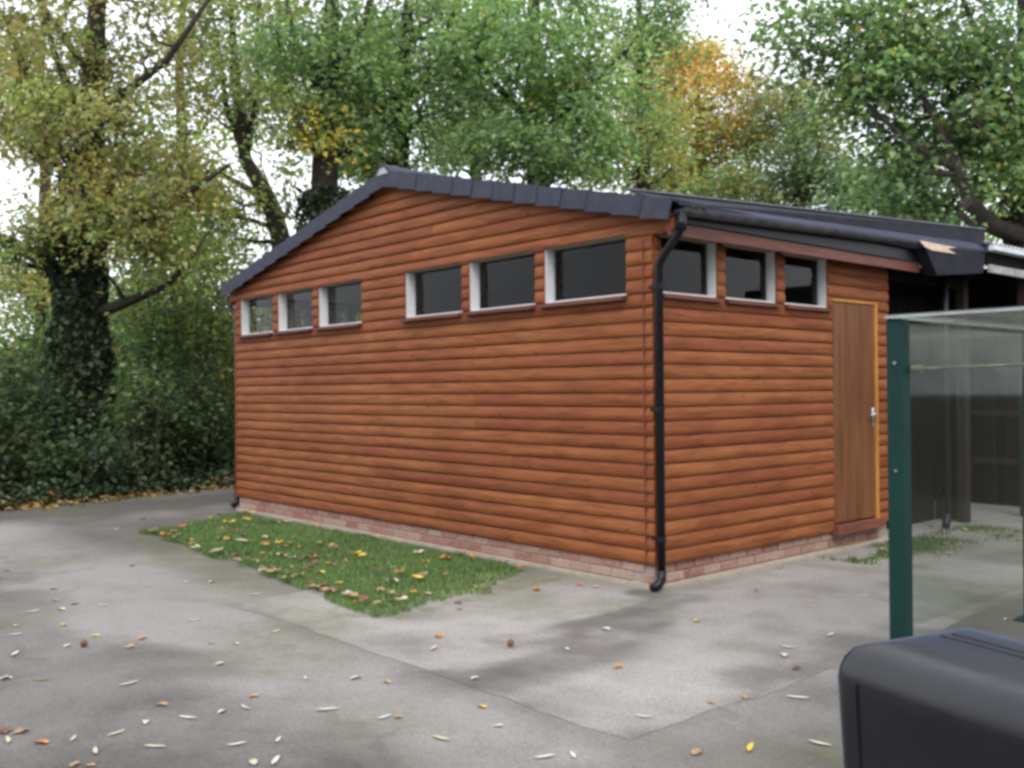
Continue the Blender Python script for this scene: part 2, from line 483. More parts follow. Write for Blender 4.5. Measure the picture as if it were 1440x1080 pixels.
def ground_mat(name, dark, light, gscale):
    m, t, b = newmat(name)
    a = nd(t, 'ShaderNodeAttribute', attribute_name='wear')
    s = nd(t, 'ShaderNodeSeparateColor'); t.links.new(a.outputs['Color'], s.inputs[0])
    fine = noise(t, pos(t), gscale, 4, .75)
    mid = noise(t, pos(t), 4.5, 6, .7)
    ad = nd(t, 'ShaderNodeMath', operation='MULTIPLY_ADD'); ad.inputs[1].default_value = .7; 
    t.links.new(mid, ad.inputs[0]); t.links.new(s.outputs[0], ad.inputs[2])
    sb = nd(t, 'ShaderNodeMath', operation='SUBTRACT', use_clamp=True); sb.inputs[1].default_value = .35
    t.links.new(ad.outputs[0], sb.inputs[0])
    col = mixc(t, sb.outputs[0], dark, light)
    col = mixc(t, 1.0, col, ramp(t, fine, [(.3, (.62,)*3), (.7, (1.32,)*3)]), 'MULTIPLY')
    mo = nd(t, 'ShaderNodeMath', operation='MULTIPLY'); t.links.new(s.outputs[1], mo.inputs[0])
    t.links.new(ramp(t, noise(t, pos(t), 9, 5, .7), [(.35, (.2,)*3), (.65, (1,)*3)]), mo.inputs[1])
    col = mixc(t, mo.outputs[0], col, (.115, .125, .055))
    dm = nd(t, 'ShaderNodeMath', operation='MULTIPLY'); dm.inputs[1].default_value = .62
    t.links.new(s.outputs[2], dm.inputs[0])
    col = mixc(t, dm.outputs[0], col, (.075, .072, .07))
    # hairline cracks
    vo = nd(t, 'ShaderNodeTexVoronoi', feature='DISTANCE_TO_EDGE'); vo.inputs['Scale'].default_value = .42
    wv = nd(t, 'ShaderNodeVectorMath', operation='ADD')
    nn = nd(t, 'ShaderNodeTexNoise'); nn.inputs['Scale'].default_value = 2.2; nn.inputs['Detail'].default_value = 5
    pp = pos(t); t.links.new(pp, nn.inputs['Vector'])
    sc = nd(t, 'ShaderNodeVectorMath', operation='SCALE'); sc.inputs['Scale'].default_value = .7
    t.links.new(nn.outputs['Color'], sc.inputs[0]); t.links.new(pp, wv.inputs[0]); t.links.new(sc.outputs[0], wv.inputs[1])
    t.links.new(wv.outputs[0], vo.inputs['Vector'])
    cr = ramp(t, vo.outputs['Distance'], [(.004, (.28, .28, .28)), (.02, (0, 0, 0))])
    crm = mixc(t, 1.0, cr, ramp(t, noise(t, pos(t), .8, 3), [(.5, (0, 0, 0)), (.6, (1, 1, 1))]), 'MULTIPLY')
    col = mixc(t, crm, col, (.05, .05, .045))
    t.links.new(col, b.inputs['Base Color'])
    rr = nd(t, 'ShaderNodeMapRange'); rr.inputs[3].default_value = .85; rr.inputs[4].default_value = .5
    t.links.new(s.outputs[2], rr.inputs[0]); t.links.new(rr.outputs[0], b.inputs['Roughness'])
    b.inputs['Specular IOR Level'].default_value = .3
    bump(t, b, fine, .5, .006)
    return m
M['asphalt'] = ground_mat('worn_tarmac', (.098, .089, .084), (.27, .252, .243), 90)
M['concrete'] = ground_mat('old_concrete', (.160, .148, .138), (.36, .338, .318), 60)
M['lawnsoil'] = plain('mossy_lawn_soil', (.075, .085, .035), .95, .5, 7, bmp=.5)
M['earth'] = plain('woodland_earth', (.035, .028, .018), .95, .5, 3, bmp=.6)

big = MB().add([(-160, -160, G0-.03), (160, -160, G0-.03), (160, 160, G0-.03), (-160, 160, G0-.03)], [(0, 1, 2, 3)])
struct(big.build('ground', M['earth']))
def wobble(X, Y):
    k = np.clip((XW+.6-X)/.6, 0, 1)
    return X+k*(-.0-.20*(Y+2.2)+.35*(fbm(X*0, Y, 1.1, 5, 3)-.5)), Y
struct(grid_sheet('tarmac_yard', XW, 9.0, -9.0, 7.0, .07, G0, M['asphalt'], asph_attr, wobble))
def rag(X, Y):
    n1 = (fbm(X, Y*0, 1.3, 41, 4)-.5); n2_ = (fbm(X*0+3, Y, 1.3, 43, 4)-.5)
    k1 = np.clip((-2.3-Y)/.22, 0, 1); k2 = np.clip((X-1.7)/.23, 0, 1)
    return X+k2*n2_*.16, Y+k1*n1*.16
struct(grid_sheet('concrete_apron', -1.75, 1.93, -2.52, 6.9, .05, G0+.0018, M['concrete'], conc_attr, rag))
# ---- lawn
LAWN = [(-6.35, -.16), (-5.55, -1.62), (-.62, -2.02), (-1.02, -.36), (-1.3, -.20)]
SOIL = [(-6.0, -.22), (-5.3, -1.45), (-.85, -1.85), (-1.15, -.42), (-1.4, -.26)]
struct(MB().add([(x, y, G0+.010) for x, y in SOIL], [tuple(range(5))]).build('lawn_soil', M['lawnsoil']))
def inpoly(x, y, poly):
    c = np.zeros(x.shape, bool); n = len(poly)
    for i in range(n):
        x0, y0 = poly[i]; x1, y1 = poly[(i+1) % n]
        k = ((y0 > y) != (y1 > y)) & (x < (x1-x0)*(y-y0)/(y1-y0+1e-12)+x0)
        c ^= k
    return c
def blades(name, pts, h, mat, colr):
    N = len(pts)
    th = rng.random(N)*6.283; lean = rng.normal(size=(N, 2))*.35
    w = .006+.004*rng.random(N)
    d = np.stack([np.cos(th), np.sin(th)], -1)
    v = np.empty((N, 3, 3))
    v[:, 0, :2] = pts[:, :2]-d*w[:, None]; v[:, 1, :2] = pts[:, :2]+d*w[:, None]; v[:, :2, 2] = pts[:, 2:3]
    v[:, 2, :2] = pts[:, :2]+lean*h[:, None]; v[:, 2, 2] = pts[:, 2]+h
    me = bpy.data.meshes.new(name)
    me.vertices.add(N*3); me.vertices.foreach_set('co', v.ravel())
    me.loops.add(N*3); me.loops.foreach_set('vertex_index', np.arange(N*3, dtype=np.int32))
    me.polygons.add(N); me.polygons.foreach_set('loop_start', np.arange(0, N*3, 3, dtype=np.int32))
    me.polygons.foreach_set('loop_total', np.full(N, 3, dtype=np.int32))
    at = me.attributes.new('leafcol', 'FLOAT_COLOR', 'POINT')
    c4 = np.ones((N, 3, 4)); c4[:, :, :3] = np.clip(colr, .004, .95)[:, None, :]
    at.data.foreach_set('color', c4.ravel()); me.update(calc_edges=True)
    return link_mesh(name, me, mat)
N = 120000
gx = rng.uniform(-6.5, -.4, N); gy = rng.uniform(-2.2, -.1, N)
jit = (fbm(gx, gy, 3.0, 77, 3)-.5)*.38
k = inpoly(gx+jit, gy+jit*.6, LAWN) & (rng.random(N) < np.clip(fbm(gx, gy, 1.8, 78, 4)*2.9-.85, .12, 1))
gx, gy = gx[k], gy[k]
gp = np.stack([gx, gy, np.full(len(gx), G0+.01)], -1)
gtone = fbm(gx, gy, 1.3, 79, 4)[:, None]
gc = (np.array((.085, .19, .055))*(1-gtone)+np.array((.23, .32, .12))*gtone)*rng.uniform(.7, 1.25, (len(gx), 1))
tag(blades('lawn_grass', gp, rng.uniform(.012, .05, len(gx)), M['grass'], gc), 'small patch of green grass strewn with leaves beside the brick plinth', 'grass', kind='stuff')
N = 6000
gx = rng.normal(.38, .16, N); gy = rng.uniform(2.0, 4.9, N)
k = (gx > .09) & (rng.random(N) < np.clip(fbm(gx, gy, 2.2, 80, 4)*3-1.1, 0, 1))
gx, gy = gx[k], gy[k]
gc = np.array((.12, .19, .05))*rng.uniform(.6, 1.3, (len(gx), 1))
tag(blades('weedy_grass', np.stack([gx, gy, np.full(len(gx), G0)], -1), rng.uniform(.015, .05, len(gx)), M['grass'], gc), 'thin mossy grass growing by the doorstep and downpipe', 'grass', kind='stuff')

# ================================================================== SHED
W, YD, YE2 = 6.80, 3.46, 5.15
ZB, ZS, ZT = .122, 2.142, 2.598
XC, ZR, SLP = -3.38, 3.603, .2294
PITCH = (ZS-ZB)/19
XR, XL = .26, -7.02
def ztop(x): return ZR-SLP*abs(x-XC)
def zund(x): return ztop(x)-.135
GWIN = [(-6.69, -5.83), (-5.73, -4.91), (-4.80, -3.915), (-3.149, -2.25), (-2.155, -1.27), (-1.17, -.255)]
SWIN = [(.06, .755), (.85, 1.567), (1.683, 2.37)]
shed = thing('timber_shed', (-3.4, 1.7, G0), 'reddish brown log lap timber shed with black tiled gable roof and high windows', 'shed')

def wallmesh_y(y0, y1, x0, x1, zlo, zhi, wins, zs, zt, gable=False):
    m = MB()
    m.box(x0, x1, y0, y1, zlo, zs)
    xs = [x0]
    for a, b in wins: xs += [a, b]
    xs.append(x1)
    for i in range(0, len(xs), 2):
        if xs[i+1]-xs[i] > .005: m.box(xs[i], xs[i+1], y0, y1, zs, zt)
    if gable:
        pa = [(x0, y0, zt), (x1, y0, zt), (x1, y0, max(zt+.01, zund(x1)-.01)), (XC, y0, zund(XC)-.01), (x0, y0, max(zt+.01, zund(x0)-.01))]
        m.prism(pa, [(x, y1, z) for x, _, z in pa])
    else:
        m.box(x0, x1, y0, y1, zt, zhi)
    return m
def wallmesh_x(x0, x1, y0, y1, zlo, zhi, wins, zs, zt):
    m = MB()
    m.box(x0, x1, y0, y1, zlo, zs)
    ys = [y0]
    for a, b in wins: ys += [a, b]
    ys.append(y1)
    for i in range(0, len(ys), 2):
        if ys[i+1]-ys[i] > .005: m.box(x0, x1, ys[i], ys[i+1], zs, zt)
    m.box(x0, x1, y0, y1, zt, zhi)
    return m
gable = wallmesh_y(.014, .10, -W+.02, -.02, ZB, 0, GWIN, ZS, ZT, True).build('gable_wall', M['inner'], shed)
DY0, DY1, DZ1 = 2.435, 3.245, 2.235
# side wall with windows and door opening
sm = MB()
swm = wallmesh_x(-.10, -.014, .10, DY0, ZB, 2.60, SWIN, ZS, ZT-.012)
swm.box(-.10, -.014, DY0, DY1, DZ1, 2.60)
swm.box(-.10, -.014, DY1, YD, ZB, 2.60)
side = swm.build('side_wall', M['inner'], shed)
far = wallmesh_x(-W+.014, -W+.10, .10, YD, ZB, 2.60, SWIN, ZS, ZT-.012).build('far_side_wall', M['inner'], shed)
rear = wallmesh_y(YD-.09, YD, -W+.10, -.10, ZB, 0, [], ZS, ZT, True).build('rear_wall', M['inner'], shed)
MB().box(-W+.1, -.1, .1, YD-.09, ZB-.05, ZB+.02).build('interior_floor', M['inner'], shed)
cm = MB()
for s in (-1, 1):
    xe = XC+s*3.26
    a = [(XC, .1, zund(XC)-.12), (xe, .1, zund(xe)-.10), (xe, .1, zund(xe)-.07), (XC, .1, zund(XC)-.09)]
    cm.prism(a, [(x, YD-.09, z) for x, _, z in a])
cm.build('ceiling', M['ceil'], shed)

# ---- cladding boards (log lap)
PROF = [(0, .004), (.03, .012), (.14, .0175), (.32, .020), (.52, .019), (.70, .0155), (.85, .0105), (.95, .005), (1.0, .002)]
def board(kind, za, zb_, f0, f1, parent, mat, t0=0., t1=1.):
    """kind 'g': gable board along x facing -y; 's': side board along y facing +x; f0/f1 give the end at height z"""
    v = []; zz = []
    prof = [(t, o) for t, o in PROF if t0-1e-6 <= t <= t1+1e-6]
    def off(t):
        return float(np.interp(t, [p[0] for p in PROF], [p[1] for p in PROF]))
    if prof[0][0] > t0+1e-4: prof.insert(0, (t0, off(t0)))
    if prof[-1][0] < t1-1e-4: prof.append((t1, off(t1)))
    n = len(prof)
    for e in (0, 1):
        for t, o in prof:
            z = za+t*(zb_-za); p = (f0(z), f1(z))[e]
            v.append((p, -o, z) if kind == 'g' else (o, p, z))
        for t, o in (prof[-1], prof[0]):
            z = za+t*(zb_-za); p = (f0(z), f1(z))[e]
            v.append((p, .013, z) if kind == 'g' else (-.013, p, z))
    m_ = n+2
    f = []
    for i in range(m_):
        j = (i+1) % m_
        q = (i, i+m_, j+m_, j)
        f.append(q if kind == 'g' else q)
    nv = len(v)
    v = v+v                                  # ends and back have vertices of their own, so the face shades evenly
    f = f[:n-1]+[tuple(q_+nv for q_ in q) for q in f[n-1:]]
    f.append(tuple(q_+nv for q_ in range(m_))); f.append(tuple(q_+nv for q_ in range(m_, 2*m_))[::-1])
    if kind == 's': f = [q[::-1] for q in f]
    me = bpy.data.meshes.new('cladding_board')
    me.from_pydata(v, [], f)
    me.polygons.foreach_set('use_smooth', [i < n-1 for i in range(len(f))])
    me.update()
    return link_mesh('cladding_board', me, mat, parent)
TRIM = .004
zc = ZB; i = 0
while zc < 3.45:
    za, zb2 = zc, zc+PITCH
    # sub-spans of the course at window sills and heads
    cuts = [0.] + [c for c in ((ZS-za)/PITCH, (ZT-za)/PITCH) if .02 < c < .98] + [1.]
    for t0, t1 in zip(cuts[:-1], cuts[1:]):
        zm = za+(t0+t1)*.5*PITCH
        lowz = za+t0*PITCH
        if zm > 2.54: left, right = XL+.03, XR-.05
        else: left, right = -W, -TRIM
        spans = [(left, right)]
        if ZS < zm < ZT:
            xs = [left]
            for a, b in GWIN: xs += [a+.003, b-.003]
            xs.append(right)
            spans = [(xs[k], xs[k+1]) for k in range(0, len(xs), 2) if xs[k+1]-xs[k] > .01]
        else:
            J = -2.08+(.0 if 8 < i < 17 else random.choice((-1.6, -.6, .5, 1.1)))
            if zm < 3.1 and left+.6 < J < right-.5: spans = [(left, J-.001), (J+.001, right)]
        for a, b in spans:
            z0_ = za+t0*PITCH
            lim = lambda z: XC-(zund(XC)+.055-z)/SLP
            lim2 = lambda z: XC+(zund(XC)+.055-z)/SLP
            if z0_ > zund(XC)-.02: continue
            board('g', za, zb2, (lambda z, a=a: min(max(a, lim(z)), XC-.001)), (lambda z, b=b: max(min(b, lim2(z)), XC+.001)) , gable, M['clad_x'], t0, t1) if a < XC < b else \
            board('g', za, zb2, (lambda z, a=a, b=b: min(max(a, lim(z)), b)), (lambda z, a=a, b=b: max(min(b, lim2(z)), a)), gable, M['clad_x'], t0, t1)
    zc += PITCH; i += 1
zc = ZB
while zc < 2.56:
    za, zb2 = zc, zc+PITCH
    cuts = [0.] + [c for c in ((ZS-za)/PITCH, (DZ1+.0-za)/PITCH) if .02 < c < .98] + [1.]
    for t0, t1 in zip(cuts[:-1], cuts[1:]):
        zm = za+(t0+t1)*.5*PITCH
        ys = [.012]
        if ZS < zm < ZT:
            for a, b in SWIN: ys += [max(a+.003, .03), b-.003]
        if zm < DZ1: ys += [DY0, DY1]
        ys.append(YD)
        for k in range(0, len(ys), 2):
            if ys[k+1]-ys[k] > .012:
                board('s', za, zb2, (lambda z, a=ys[k]: a), (lambda z, b=ys[k+1]: b), side, M['clad_y'], t0, t1)
    zc += PITCH
# unseen far side: plain boards joined
fm = MB()
for k in range(23):
    z = ZB+k*PITCH
    if z+PITCH < ZS: fm.box(-W-.02, -W+.012, 0, YD, z+.004, z+PITCH-.004)
fm.build('far_cladding', M['clad_y'], shed)
# corner trims
MB().box(-.088, -.078, -.0235, .0, ZB-.004, 2.53).build('corner_trim', M['sill'], shed)
MB().box(-W-.03, -W-.002, -.024, .05, ZB-.01, 2.54).build('corner_trim', M['trim'], shed)

# ---- windows
def window_g(a, b):
    fr = MB(); d0, d1, th = .001, .112, .008
    fr.box(a, a+th, d0, d1, ZS, ZT); fr.box(b-th, b, d0, d1, ZS, ZT)
    fr.box(a+th, b-th, d0, d1, ZS, ZS+.012)
    w = fr.build('window', M['white'], shed)
    MB().box(a+th, b-th, d0, d1, ZT-.012, ZT).build('frame_head', M['headwood'], w)
    MB().box(a+th, b-th, .096, .102, ZS+.012, ZT-.012).build('pane', M['pane'], w)
    s = MB()
    pa = [(a-.008, -.075, ZS-.040), (a-.008, -.004, ZS-.045), (a-.008, -.004, ZS-.002), (a-.008, -.075, ZS-.014)]
    s.prism(pa, [(b+.008, y, z) for _, y, z in pa]).build('sill', M['sill'], w)
def window_s(a, b, x=0., sg=1, lin='white'):
    fr = MB(); th = .008
    def bx(m, x0, x1, *r):
        p, q = sorted((x+sg*x0, x+sg*x1)); m.box(p, q, *r)
    zt = ZT-.012
    bx(fr, -.001, -.085, a, a+th, ZS, zt); bx(fr, -.001, -.085, b-th, b, ZS, zt)
    hd = MB(); bx(hd, -.001, -.085, a+th, b-th, zt-.012, zt); bx(fr, -.001, -.085, a+th, b-th, ZS, ZS+.012)
    w = fr.build('window', M[lin], shed)
    hd.build('frame_head', M['headwood'], w)
    p = MB(); bx(p, -.072, -.066, a+th, b-th, ZS+.012, zt-.012); p.build('pane', M['pane'], w)
    s = MB()
    pa = [(x+sg*.06, a-.008, ZS-.040), (x+sg*.004, a-.008, ZS-.045), (x+sg*.004, a-.008, ZS-.002), (x+sg*.06, a-.008, ZS-.014)]
    s.prism(pa, [(q, b+.008, z) for q, _, z in pa]).build('sill', M['sill'], w)
for a, b in GWIN: window_g(a, b)
for a, b in SWIN: window_s(a, b)
for a, b in SWIN: window_s(a, b, -W, -1, 'headwood')

# ---- door
dr = MB().bbox(-.035, .008, DY0+.012, DY1-.055, ZB+.075, DZ1-.03, .004).build('door', M['door'], shed)
MB().bbox(-.04, .022, DY1-.052, DY1-.004, ZB+.02, DZ1-.004, .004).box(-.04, .020, DY0+.004, DY1-.056, DZ1-.027, DZ1-.005).build('door_frame', M['doorframe'], shed)
MB().box(-.04, .07, DY0-.02, DY1+.01, ZB-.015, ZB+.06).build('threshold', M['trim_y'], shed)
hm = MB().tube([(.008, DY1-.085, 1.17), (.055, DY1-.085, 1.17)], .013, 8)
hm.tube([(.05, DY1-.085, 1.17), (.05, DY1-.13, 1.168), (.05, DY1-.19, 1.165)], .010, 8)
hm.bbox(.0085, .016, DY1-.108, DY1-.066, 1.05, 1.23, .003)
hm.build('handle', M['steel'], dr, True)

# ---- plinth and bricks
pl = MB().box(-W+.02, -.03, .010, .12, G0-.1, ZB-.004).box(-.12, -.030, .12, YD, G0-.1, ZB-.004).build('plinth', M['mort'], shed)
MB().box(-W-.0, .03, -.035, .009, G0-.1, G0+.028).build('footing', M['footing'], shed)
MB().box(-.029, .03, .0095, YD, G0-.1, G0+.022).build('footing', M['footing'], shed)
BL, BH, BG_ = .215, .062, .011
bme = MB().bbox(-BL/2, BL/2, -.05, .05, -BH/2, BH/2, .005)
bmesh_ = bpy.data.meshes.new('brick'); bmesh_.from_pydata(bme.v, [], bme.f); bmesh_.materials.append(M['brick'])
bhalf = MB().bbox(-.051, .051, -.05, .05, -BH/2, BH/2, .005)
bhm = bpy.data.meshes.new('brick_half'); bhm.from_pydata(bhalf.v, [], bhalf.f); bhm.materials.append(M['brick'])
for c in range(2):
    z = G0+.028+.006+BH/2+c*(BH+BG_)
    x = -W+.02+BL/2+(0 if c == 0 else -.113)
    while x < -.03-BL/2+.12:
        xx = x
        if x-BL/2 < -W+.01: o = link_mesh('brick', bhm, None, pl, (-W+.02+.051, .052+random.uniform(-.002, .002), z))
        elif x+BL/2 > -.02: o = link_mesh('brick', bhm, None, pl, (-.082, .052, z))
        else: o = link_mesh('brick', bmesh_, None, pl, (x, .052+random.uniform(-.003, .002), z+random.uniform(-.001, .001)))
        x += BL+BG_
    y = .02+BL/2+(0 if c == 1 else .113)
    while y < YD-BL/2:
        o = link_mesh('brick', bmesh_, None, pl, (-.068+random.uniform(-.002, .003), y, z))
        o.rotation_euler = (0, 0, math.pi/2)
        y += BL+BG_

# ---- roof
def slope_pt(s, d, y, h=0.):      # s = +1 right / -1 left, d = distance from ridge along the slope
    ca = 1/math.hypot(1, SLP); sa = SLP*ca
    return (XC+s*(d*ca+h*sa), y, ZR-d*sa+h*ca)
LR = (XR-XC)*math.hypot(1, SLP)
roof = None
rm = MB()
NC = 13; CL = LR/NC
for s in (1, -1):
    for c in range(NC):
        d0, d1 = c*CL-.02 if c else 0.0, (c+1)*CL
        a = [slope_pt(s, d0, -.02, -.035), slope_pt(s, d1, -.02, -.018), slope_pt(s, d1, -.02, .006), slope_pt(s, d0, -.02, -.020)]
        b = [(x, YE2, z) for x, _, z in a]
        rm.prism(a, b) if s == 1 else rm.prism(b, a)
roof = rm.build('roof', M['tile'], shed)
# under-roof boarding
um = MB()
for s in (1, -1):
    a = [slope_pt(s, 0, -.015, -.115), slope_pt(s, LR-.10, -.015, -.115), slope_pt(s, LR-.10, -.015, -.04), slope_pt(s, 0, -.015, -.04)]
    b = [(x, YE2, z) for x, _, z in a]
    um.prism(a, b) if s == 1 else um.prism(b, a)
um.build('roof_deck', M['darkwood'], shed)
# cloaked verge tiles on the gable edge
for s in (1, -1):
    for c in range(NC):
        d0, d1 = c*CL+.003, (c+1)*CL-.003+(.012 if c < NC-1 else 0)
        lift = .012
        jy = random.uniform(-.004, .004)
        m = MB()
        ya, yb = -.105+jy, -.088+jy
        fa = [slope_pt(s, d0, ya, -.150), slope_pt(s, d1, ya-.006, -.146+lift), slope_pt(s, d1, ya-.006, .006+lift), slope_pt(s, d0, ya, .006)]
        fb = [(x, y+.016, z) for x, y, z in fa]
        m.prism(fa, fb) if s == 1 else m.prism(fb, fa)
        ta = [slope_pt(s, d0, yb+.001, -.012), slope_pt(s, d1, yb-.005, -.012+lift), slope_pt(s, d1, yb-.005, .0055+lift), slope_pt(s, d0, yb+.001, .0055)]
        tb = [(x, .10, z) for x, y, z in ta]
        m.prism(ta, tb) if s == 1 else m.prism(tb, ta)
        m.build('verge_tile', M['tile'], roof)
# ridge tiles
nr = 11; rl = (YE2+.11)/nr
for k in range(nr):
    y0 = -.11+k*rl; y1 = y0+rl-.006
    def sect(y, up):
        o = []
        for w, h in ((-.135, -.028), (-.09, .03), (-.04, .058), (0, .066), (.04, .058), (.09, .03), (.135, -.028)):
            o.append((XC+w, y, ZR+h+up))
        for w, h in ((.11, -.028), (.03, .035), (-.03, .035), (-.11, -.028)):
            o.append((XC+w, y, ZR+h+up))
        return o
    MB().prism(sect(y0, .004), sect(y1, 0)).build('ridge_tile', M['tile'], roof, False)
MB().prism([(XC-.10, -.112, ZR-.03), (XC+.10, -.112, ZR-.03), (XC+.03, -.112, ZR+.034), (XC-.03, -.112, ZR+.034)],
           [(XC-.10, -.05, ZR-.03), (XC+.10, -.05, ZR-.03), (XC+.03, -.05, ZR+.034), (XC-.03, -.05, ZR+.034)]).build('ridge_mortar', M['mortar'], roof)
# eaves: soffit boards and fascias
MB().box(.150, .175, -.02, 3.78, 2.545, 2.635).build('fascia', M['trim_y'], shed)
MB().box(-.01, .149, -.012, YD+.05, 2.600, 2.618).build('soffit', M['trim_y'], shed)
MB().box(.176, .196, .01, YE2-.05, 2.640, 2.80).build('eaves_shade_strip', M['black'], shed)  # black strip standing in for the shadow gap under the gutter
MB().box(-W-.20, -W-.175, -.01, YE2-.05, 2.53, 2.66).build('fascia', M['trim_y'], shed)
def gutter(x, ya, za, yb, zb_, r, mat, name='gutter', parent=shed):
    m = MB(); n = 10
    for rr, flip in ((r, False), (r*.9, True)):
        v = []
        for (y, z) in ((ya, za), (yb, zb_)):
            for k in range(n+1):
                w = math.pi*k/n
                v.append((x-rr*math.cos(w), y, z-rr*math.sin(w)))
        f = [(k, k+1, n+2+k, n+1+k) for k in range(n)]
        m.add(v, [q[::-1] for q in f] if flip else f)
    for (y, z) in ((ya, za), (yb, zb_)):
        m.add([(x-r*math.cos(math.pi*k/n), y, z-r*math.sin(math.pi*k/n)) for k in range(n+1)], [tuple(range(n+1))])
    return m.build(name, mat, parent, True)
gt = gutter(.255, -.02, 2.715, 4.02, 2.822, .044, M['gutter'])
gd = MB()
for k in range(60):    # silt and leaf scraps caught along the lip
    y = random.uniform(.05, 3.95); z = 2.715+.107*y/4.04
    q = .012+.02*random.random()
    gd.add([(.215+random.uniform(0, .08), y-q, z-.004), (.215+random.uniform(0, .08), y+q, z-.002), (.25, y, z+.012*random.random())], [(0, 1, 2)])
gd.build('gutter_debris', M['mortar'], gt)
gl2 = gutter(-W-.255, -.02, 2.67, YE2-.1, 2.69, .058, M['gutter'])
# downpipes
def downpipe(pts, rad, shoe, brs, parent, dirx, mat=M['black']):
    d = MB().tube(pts, rad, 12)
    o = d.build('downpipe', mat, parent, True)
    MB().tube(shoe, [rad*1.15]*len(shoe), 12).build('pipe_shoe', mat, o, True)
    for z in brs:
        x, y = pts[-1][0], pts[-1][1]
        m = MB().tube([(x, y, z-.022), (x, y, z+.022)], rad*1.17, 12)
        m.box(*sorted((x, x+dirx*.085)), y-.012, y+.012, z-.012, z+.012)
        m.build('pipe_bracket', mat, o)
    return o
downpipe([(.262, -.005, 2.70), (.262, -.005, 2.60), (.245, -.006, 2.55), (.085, -.012, 2.38), (.058, -.012, 2.33), (.058, -.012, 0.06)], .031,
         [(.058, -.012, .10), (.058, -.014, .03), (.052, -.045, -.005), (.045, -.10, -.02)], [2.18, 1.28, .33], shed, -1)
MB().tube([(.262, -.005, 2.665), (.262, -.005, 2.565)], .042, 12).build('pipe_outlet', M['black'], gt, True)
downpipe([(-W-.255, .02, 2.62), (-W-.24, .02, 2.52), (-W-.07, .02, 2.40), (-W-.07, .02, .1)], .034,
         [(-W-.07, .02, .13), (-W-.07, .015, .04), (-W-.07, -.05, .0)], [2.1, 1.2, .4], shed, 1)
# black sheet upstand rising along the eaves towards the rear
T0 = PY(884, 267, .06); T1 = PX(1385, 323, .20)
B1 = PX(1385, 344, .22); B0 = np.array([.06, .02, ztop(.06)+.004])
up_ = MB()
def slab(a, b, c, d, off):
    q = [np.array(p, float) for p in (a, b, c, d)]
    up_.prism([tuple(p) for p in q], [tuple(p+np.array(off)) for p in q])
slab(B0, B1, T1, T0, (-.03, 0, 0))
us = up_.build('roof_upstand', M['felt'], roof)
cap = MB().prism([tuple(T0+np.array(p)) for p in ((.012, 0, 0), (.012, 0, .014), (-.045, 0, .014), (-.045, 0, 0))],
                 [tuple(T1+np.array(p)) for p in ((.012, 0, 0), (.012, 0, .014), (-.045, 0, .014), (-.045, 0, 0))])
cap.build('upstand_cap', M['capgrey'], us)
E0 = np.array([.27, .05, 2.735]); E1 = PX(1385, 352, .30)
lowm = MB().prism([tuple(B0+np.array((.004, 0, .0))), tuple(B1+np.array((.004, 0, 0))), tuple(E1), tuple(E0)],
                  [tuple(B0+np.array((.004, 0, -.02))), tuple(B1+np.array((.004, 0, -.02))), tuple(E1-np.array((0, 0, .02))), tuple(E0-np.array((0, 0, .02)))])
lowm.build('eaves_sheet', M['felt2'], roof)
# boxed black end of the eaves
q = [PX(1302, 350, .305), PX(1386, 353, .305), PX(1383, 384, .305), PX(1318, 387, .305)]
MB().prism([tuple(p) for p in q][::-1], [tuple(p-np.array((.12, 0, 0))) for p in q][::-1]).build('eaves_end_board', M['felt'], roof)
fl = [PX(u, v, .315) for u, v in ((1293, 338), (1318, 343), (1345, 348), (1332, 350), (1345, 357), (1325, 354), (1311, 352), (1301, 347))]
MB().prism([tuple(p) for p in fl][::-1], [tuple(p-np.array((.008, 0, 0))) for p in fl][::-1]).build('peeling_flake', M['flake'], roof)

# ================================================================== DARK STORE behind the shed
store = thing('dark_store', (-1.5, 4.3, G0), 'dark stained open store with painted-in shade under the rear eaves beside the plank door', 'store')
for k in range(12):
    y = YD+.012+k*.138
    MB().bbox(-.36+random.uniform(0, .008), -.335, y, y+.131, G0, 2.62, .003).build('board', M['darkwood'], store)
MB().bbox(-.07, .03, YE2-.07, YE2+.04, G0, 2.66, .006).build('post', M['postwood'], store)
MB().box(-.33, .02, YE2-.03, YE2-.0, G0+.02, 2.60).build('end_panel', M['darkwood'], store)
MB().box(-.05, .03, YD+.02, YE2-.08, 2.47, 2.58).build('lintel', M['darkwood'], store)
MB().box(-.33, .16, YD+.05, YE2+.02, 2.585, 2.60).build('soffit', M['darkwood'], store)
downpipe([(.085, 4.5, 2.62), (.085, 4.5, 1.5), (.085, 4.5, .08)], .036, [(.085, 4.5, .12), (.085, 4.49, .03), (.10, 4.44, -.01)], [1.9, 1.15, .35], store, -1, M['black'])
# rear canopy beyond it
can = thing('rear_canopy', (0, 6.2, G0), 'pale corrugated canopy with light gutter adjoining the dark store', 'canopy')
cv = MB()
ncr = 44
for k in range(ncr+1):
    y = 5.0+k*.054
    z = 2.93+.012*math.cos(k*math.pi/1.0)
    for x, dz in ((.36, 0), (-3.0, .25)):
        cv.v.append((x, y, z+dz)); 
for k in range(ncr):
    cv.f.append((2*k, 2*k+2, 2*k+3, 2*k+1))
cv.build('roof_sheet', M['palegrey'], can)
MB().bbox(.33, .40, 4.99, 7.4, 2.845, 2.90, .006).build('gutter', M['palegrey'], can)
MB().box(.32, .35, 4.99, 7.4, 2.62, 2.70).build('fascia', M['dirtywhite'], can)
for y in (6.1, 7.2):
    MB().box(.20, .29, y-.05, y+.05, G0, 2.86).build('post', M['postwood'], can)
MB().box(-2.9, 4.3, 7.42, 7.46, 1.6, 2.95).build('shade_panel', M['darkwood'], can)  # dark sheet in place of the deep shade beneath the canopy
